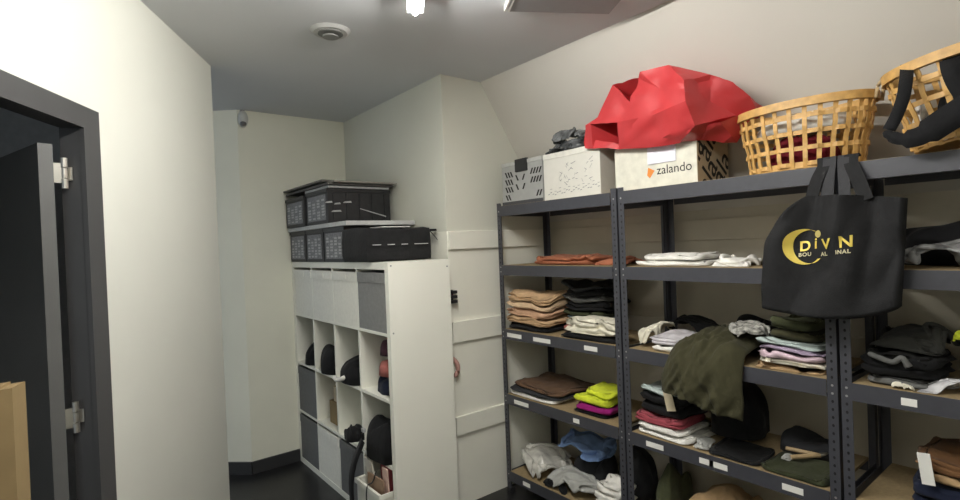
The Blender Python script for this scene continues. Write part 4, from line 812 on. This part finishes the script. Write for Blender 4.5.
garment('olive_skirt', 'flat dark olive folded skirt beside the black leggings', 'skirt', fb['darkolive'], 2.105, 2.33, 0.71, 0.94, z4, 0.024, 1)
hg = thing('wooden_hanger', at(806, 453, z=z4+.03), 'pale wooden clothes hanger lying on the dark olive skirt', 'hanger')
za = z4+.034
a, b, c = at(786, 448, z=za), at(821, 455.5, z=za), at(791, 457, z=za)
bm = bmesh.new(); tube(bm, [a, b], 0.008, 8); obj('arm', bm, mat('hanger_wood', (0.5, 0.36, 0.2), 0.5, 0.1, 40), hg); bm = bmesh.new(); tube(bm, [c, b+Vector((0, 0.005, 0))], 0.009, 8); obj('arm', bm, MATS['hanger_wood'], hg)
bm = bmesh.new(); tube(bm, [b+Vector((-.005, .01, 0)), b+Vector((0.012, -0.008, 0.004)), b+Vector((0.028, -0.012, 0.004))], [0.009, 0.006, 0.004], 8); obj('hook', bm, CHROME, hg)
heap('sock', 'light grey crumpled sock on the dark olive skirt beside the hanger', 'sock', fb['ltgrey'], 2.20, 2.26, 0.87, 0.905, z4+.026, 0.022, 12)
# third unit
garment('navy_trousers', 'navy folded trousers lowest of the dark pile beside the twin posts', 'trousers', fb['navy'], 2.15, 2.45, 0.20, 0.50, z4, 0.05, 1)
nt_ = garment('navy_hoodie', 'navy folded hoodie with a white paper tag under the brown corduroys', 'hoodie', fb['navy'], 2.15, 2.45, 0.19, 0.50, z4+.051, 0.06, 1)
q = at(926, 469, x=2.135); bm = bmesh.new(); box(bm, -0.0012, 0.0012, -0.017, 0.017, -0.05, 0.05); bmesh.ops.transform(bm, matrix=Matrix.Translation((2.135, q.y, q.z))@Matrix.Rotation(-0.12, 4, 'X'), verts=bm.verts[:]); o = obj('paper_tag', bm, PAPER, nt_); o['label'] = 'white paper tag'
garment('tan_trousers', 'tan folded trousers between the navy hoodie and the brown corduroys', 'trousers', fb['tan'], 2.17, 2.45, 0.17, 0.47, z4+.112, 0.035, 1)
garment('corduroy_trousers', 'brown folded corduroys topmost of the dark pile beside the twin posts', 'trousers', fabric('cord', (0.16, 0.08, 0.035)), 2.17, 2.47, 0.17, 0.47, z4+.148, 0.06, 2, wr=.01)
# ------------------------------------------------------------------ bottom board
z5 = ZS[4]+0.001
heap('clear_parcel', 'white garment in clear crinkled film on the bottom board beside the panelling', 'garment', mat('film_pale', (0.62, 0.60, 0.55), 0.15, 0.25, 16, 0.9, 30, spec=0.9), 2.115, 2.45, 2.18, 2.455, z5, 0.20, 11)
heap('grey_knit', 'pale grey knitwear heaped in the middle of the bottom board', 'knitwear', fb['ltgrey'], 2.106, 2.30, 1.80, 2.175, z5, 0.19, 8, fill=.62)
heap('dark_bundle', 'dark grey bundle under the light blue shirt on the bottom board', 'bundle', fb['charcoal'], 2.305, 2.515, 1.86, 2.17, z5, 0.19, solid=True)
heap('blue_shirt', 'light blue shirt spread on top of the bottom heap', 'shirt', fb['blue'], 2.24, 2.515, 1.87, 2.19, z5+.192, 0.13, 7, fill=.5)
heap('black_cloth', 'black cloth at the front edge of the bottom board', 'cloth', fb['black'], 2.104, 2.16, 1.995, 2.18, z5+.0, 0.075, 7)
heap('charcoal_coat', 'dark grey coat draped behind the white shirt on the bottom board', 'coat', fb['charcoal'], 2.26, 2.50, 1.61, 1.795, z5+.0, 0.33, 5, solid=True)
garment('navy_tee', 'navy folded shirt at the front of the bottom board under the white one', 'shirt', fb['denim'], 2.105, 2.24, 1.62, 1.79, z5, 0.055, 1)
garment('white_sheet', 'white folded sheet on the navy shirt beside the double posts, bottom board', 'sheet', fb['white'], 2.11, 2.245, 1.615, 1.79, z5+.056, 0.12, 2, wr=.02)
heap('brown_cushion', 'tan cushion lying on the bottom board under the red shirt pile', 'cushion', fb['tan'], 2.13, 2.50, 0.98, 1.40, z5, 0.31, 3, 0.2, solid=True)
heap('olive_bundle', 'dull olive bundle beside the tan cushion on the bottom board', 'bundle', fb['moss'], 2.2, 2.50, 1.41, 1.53, z5, 0.30, 5, solid=True)
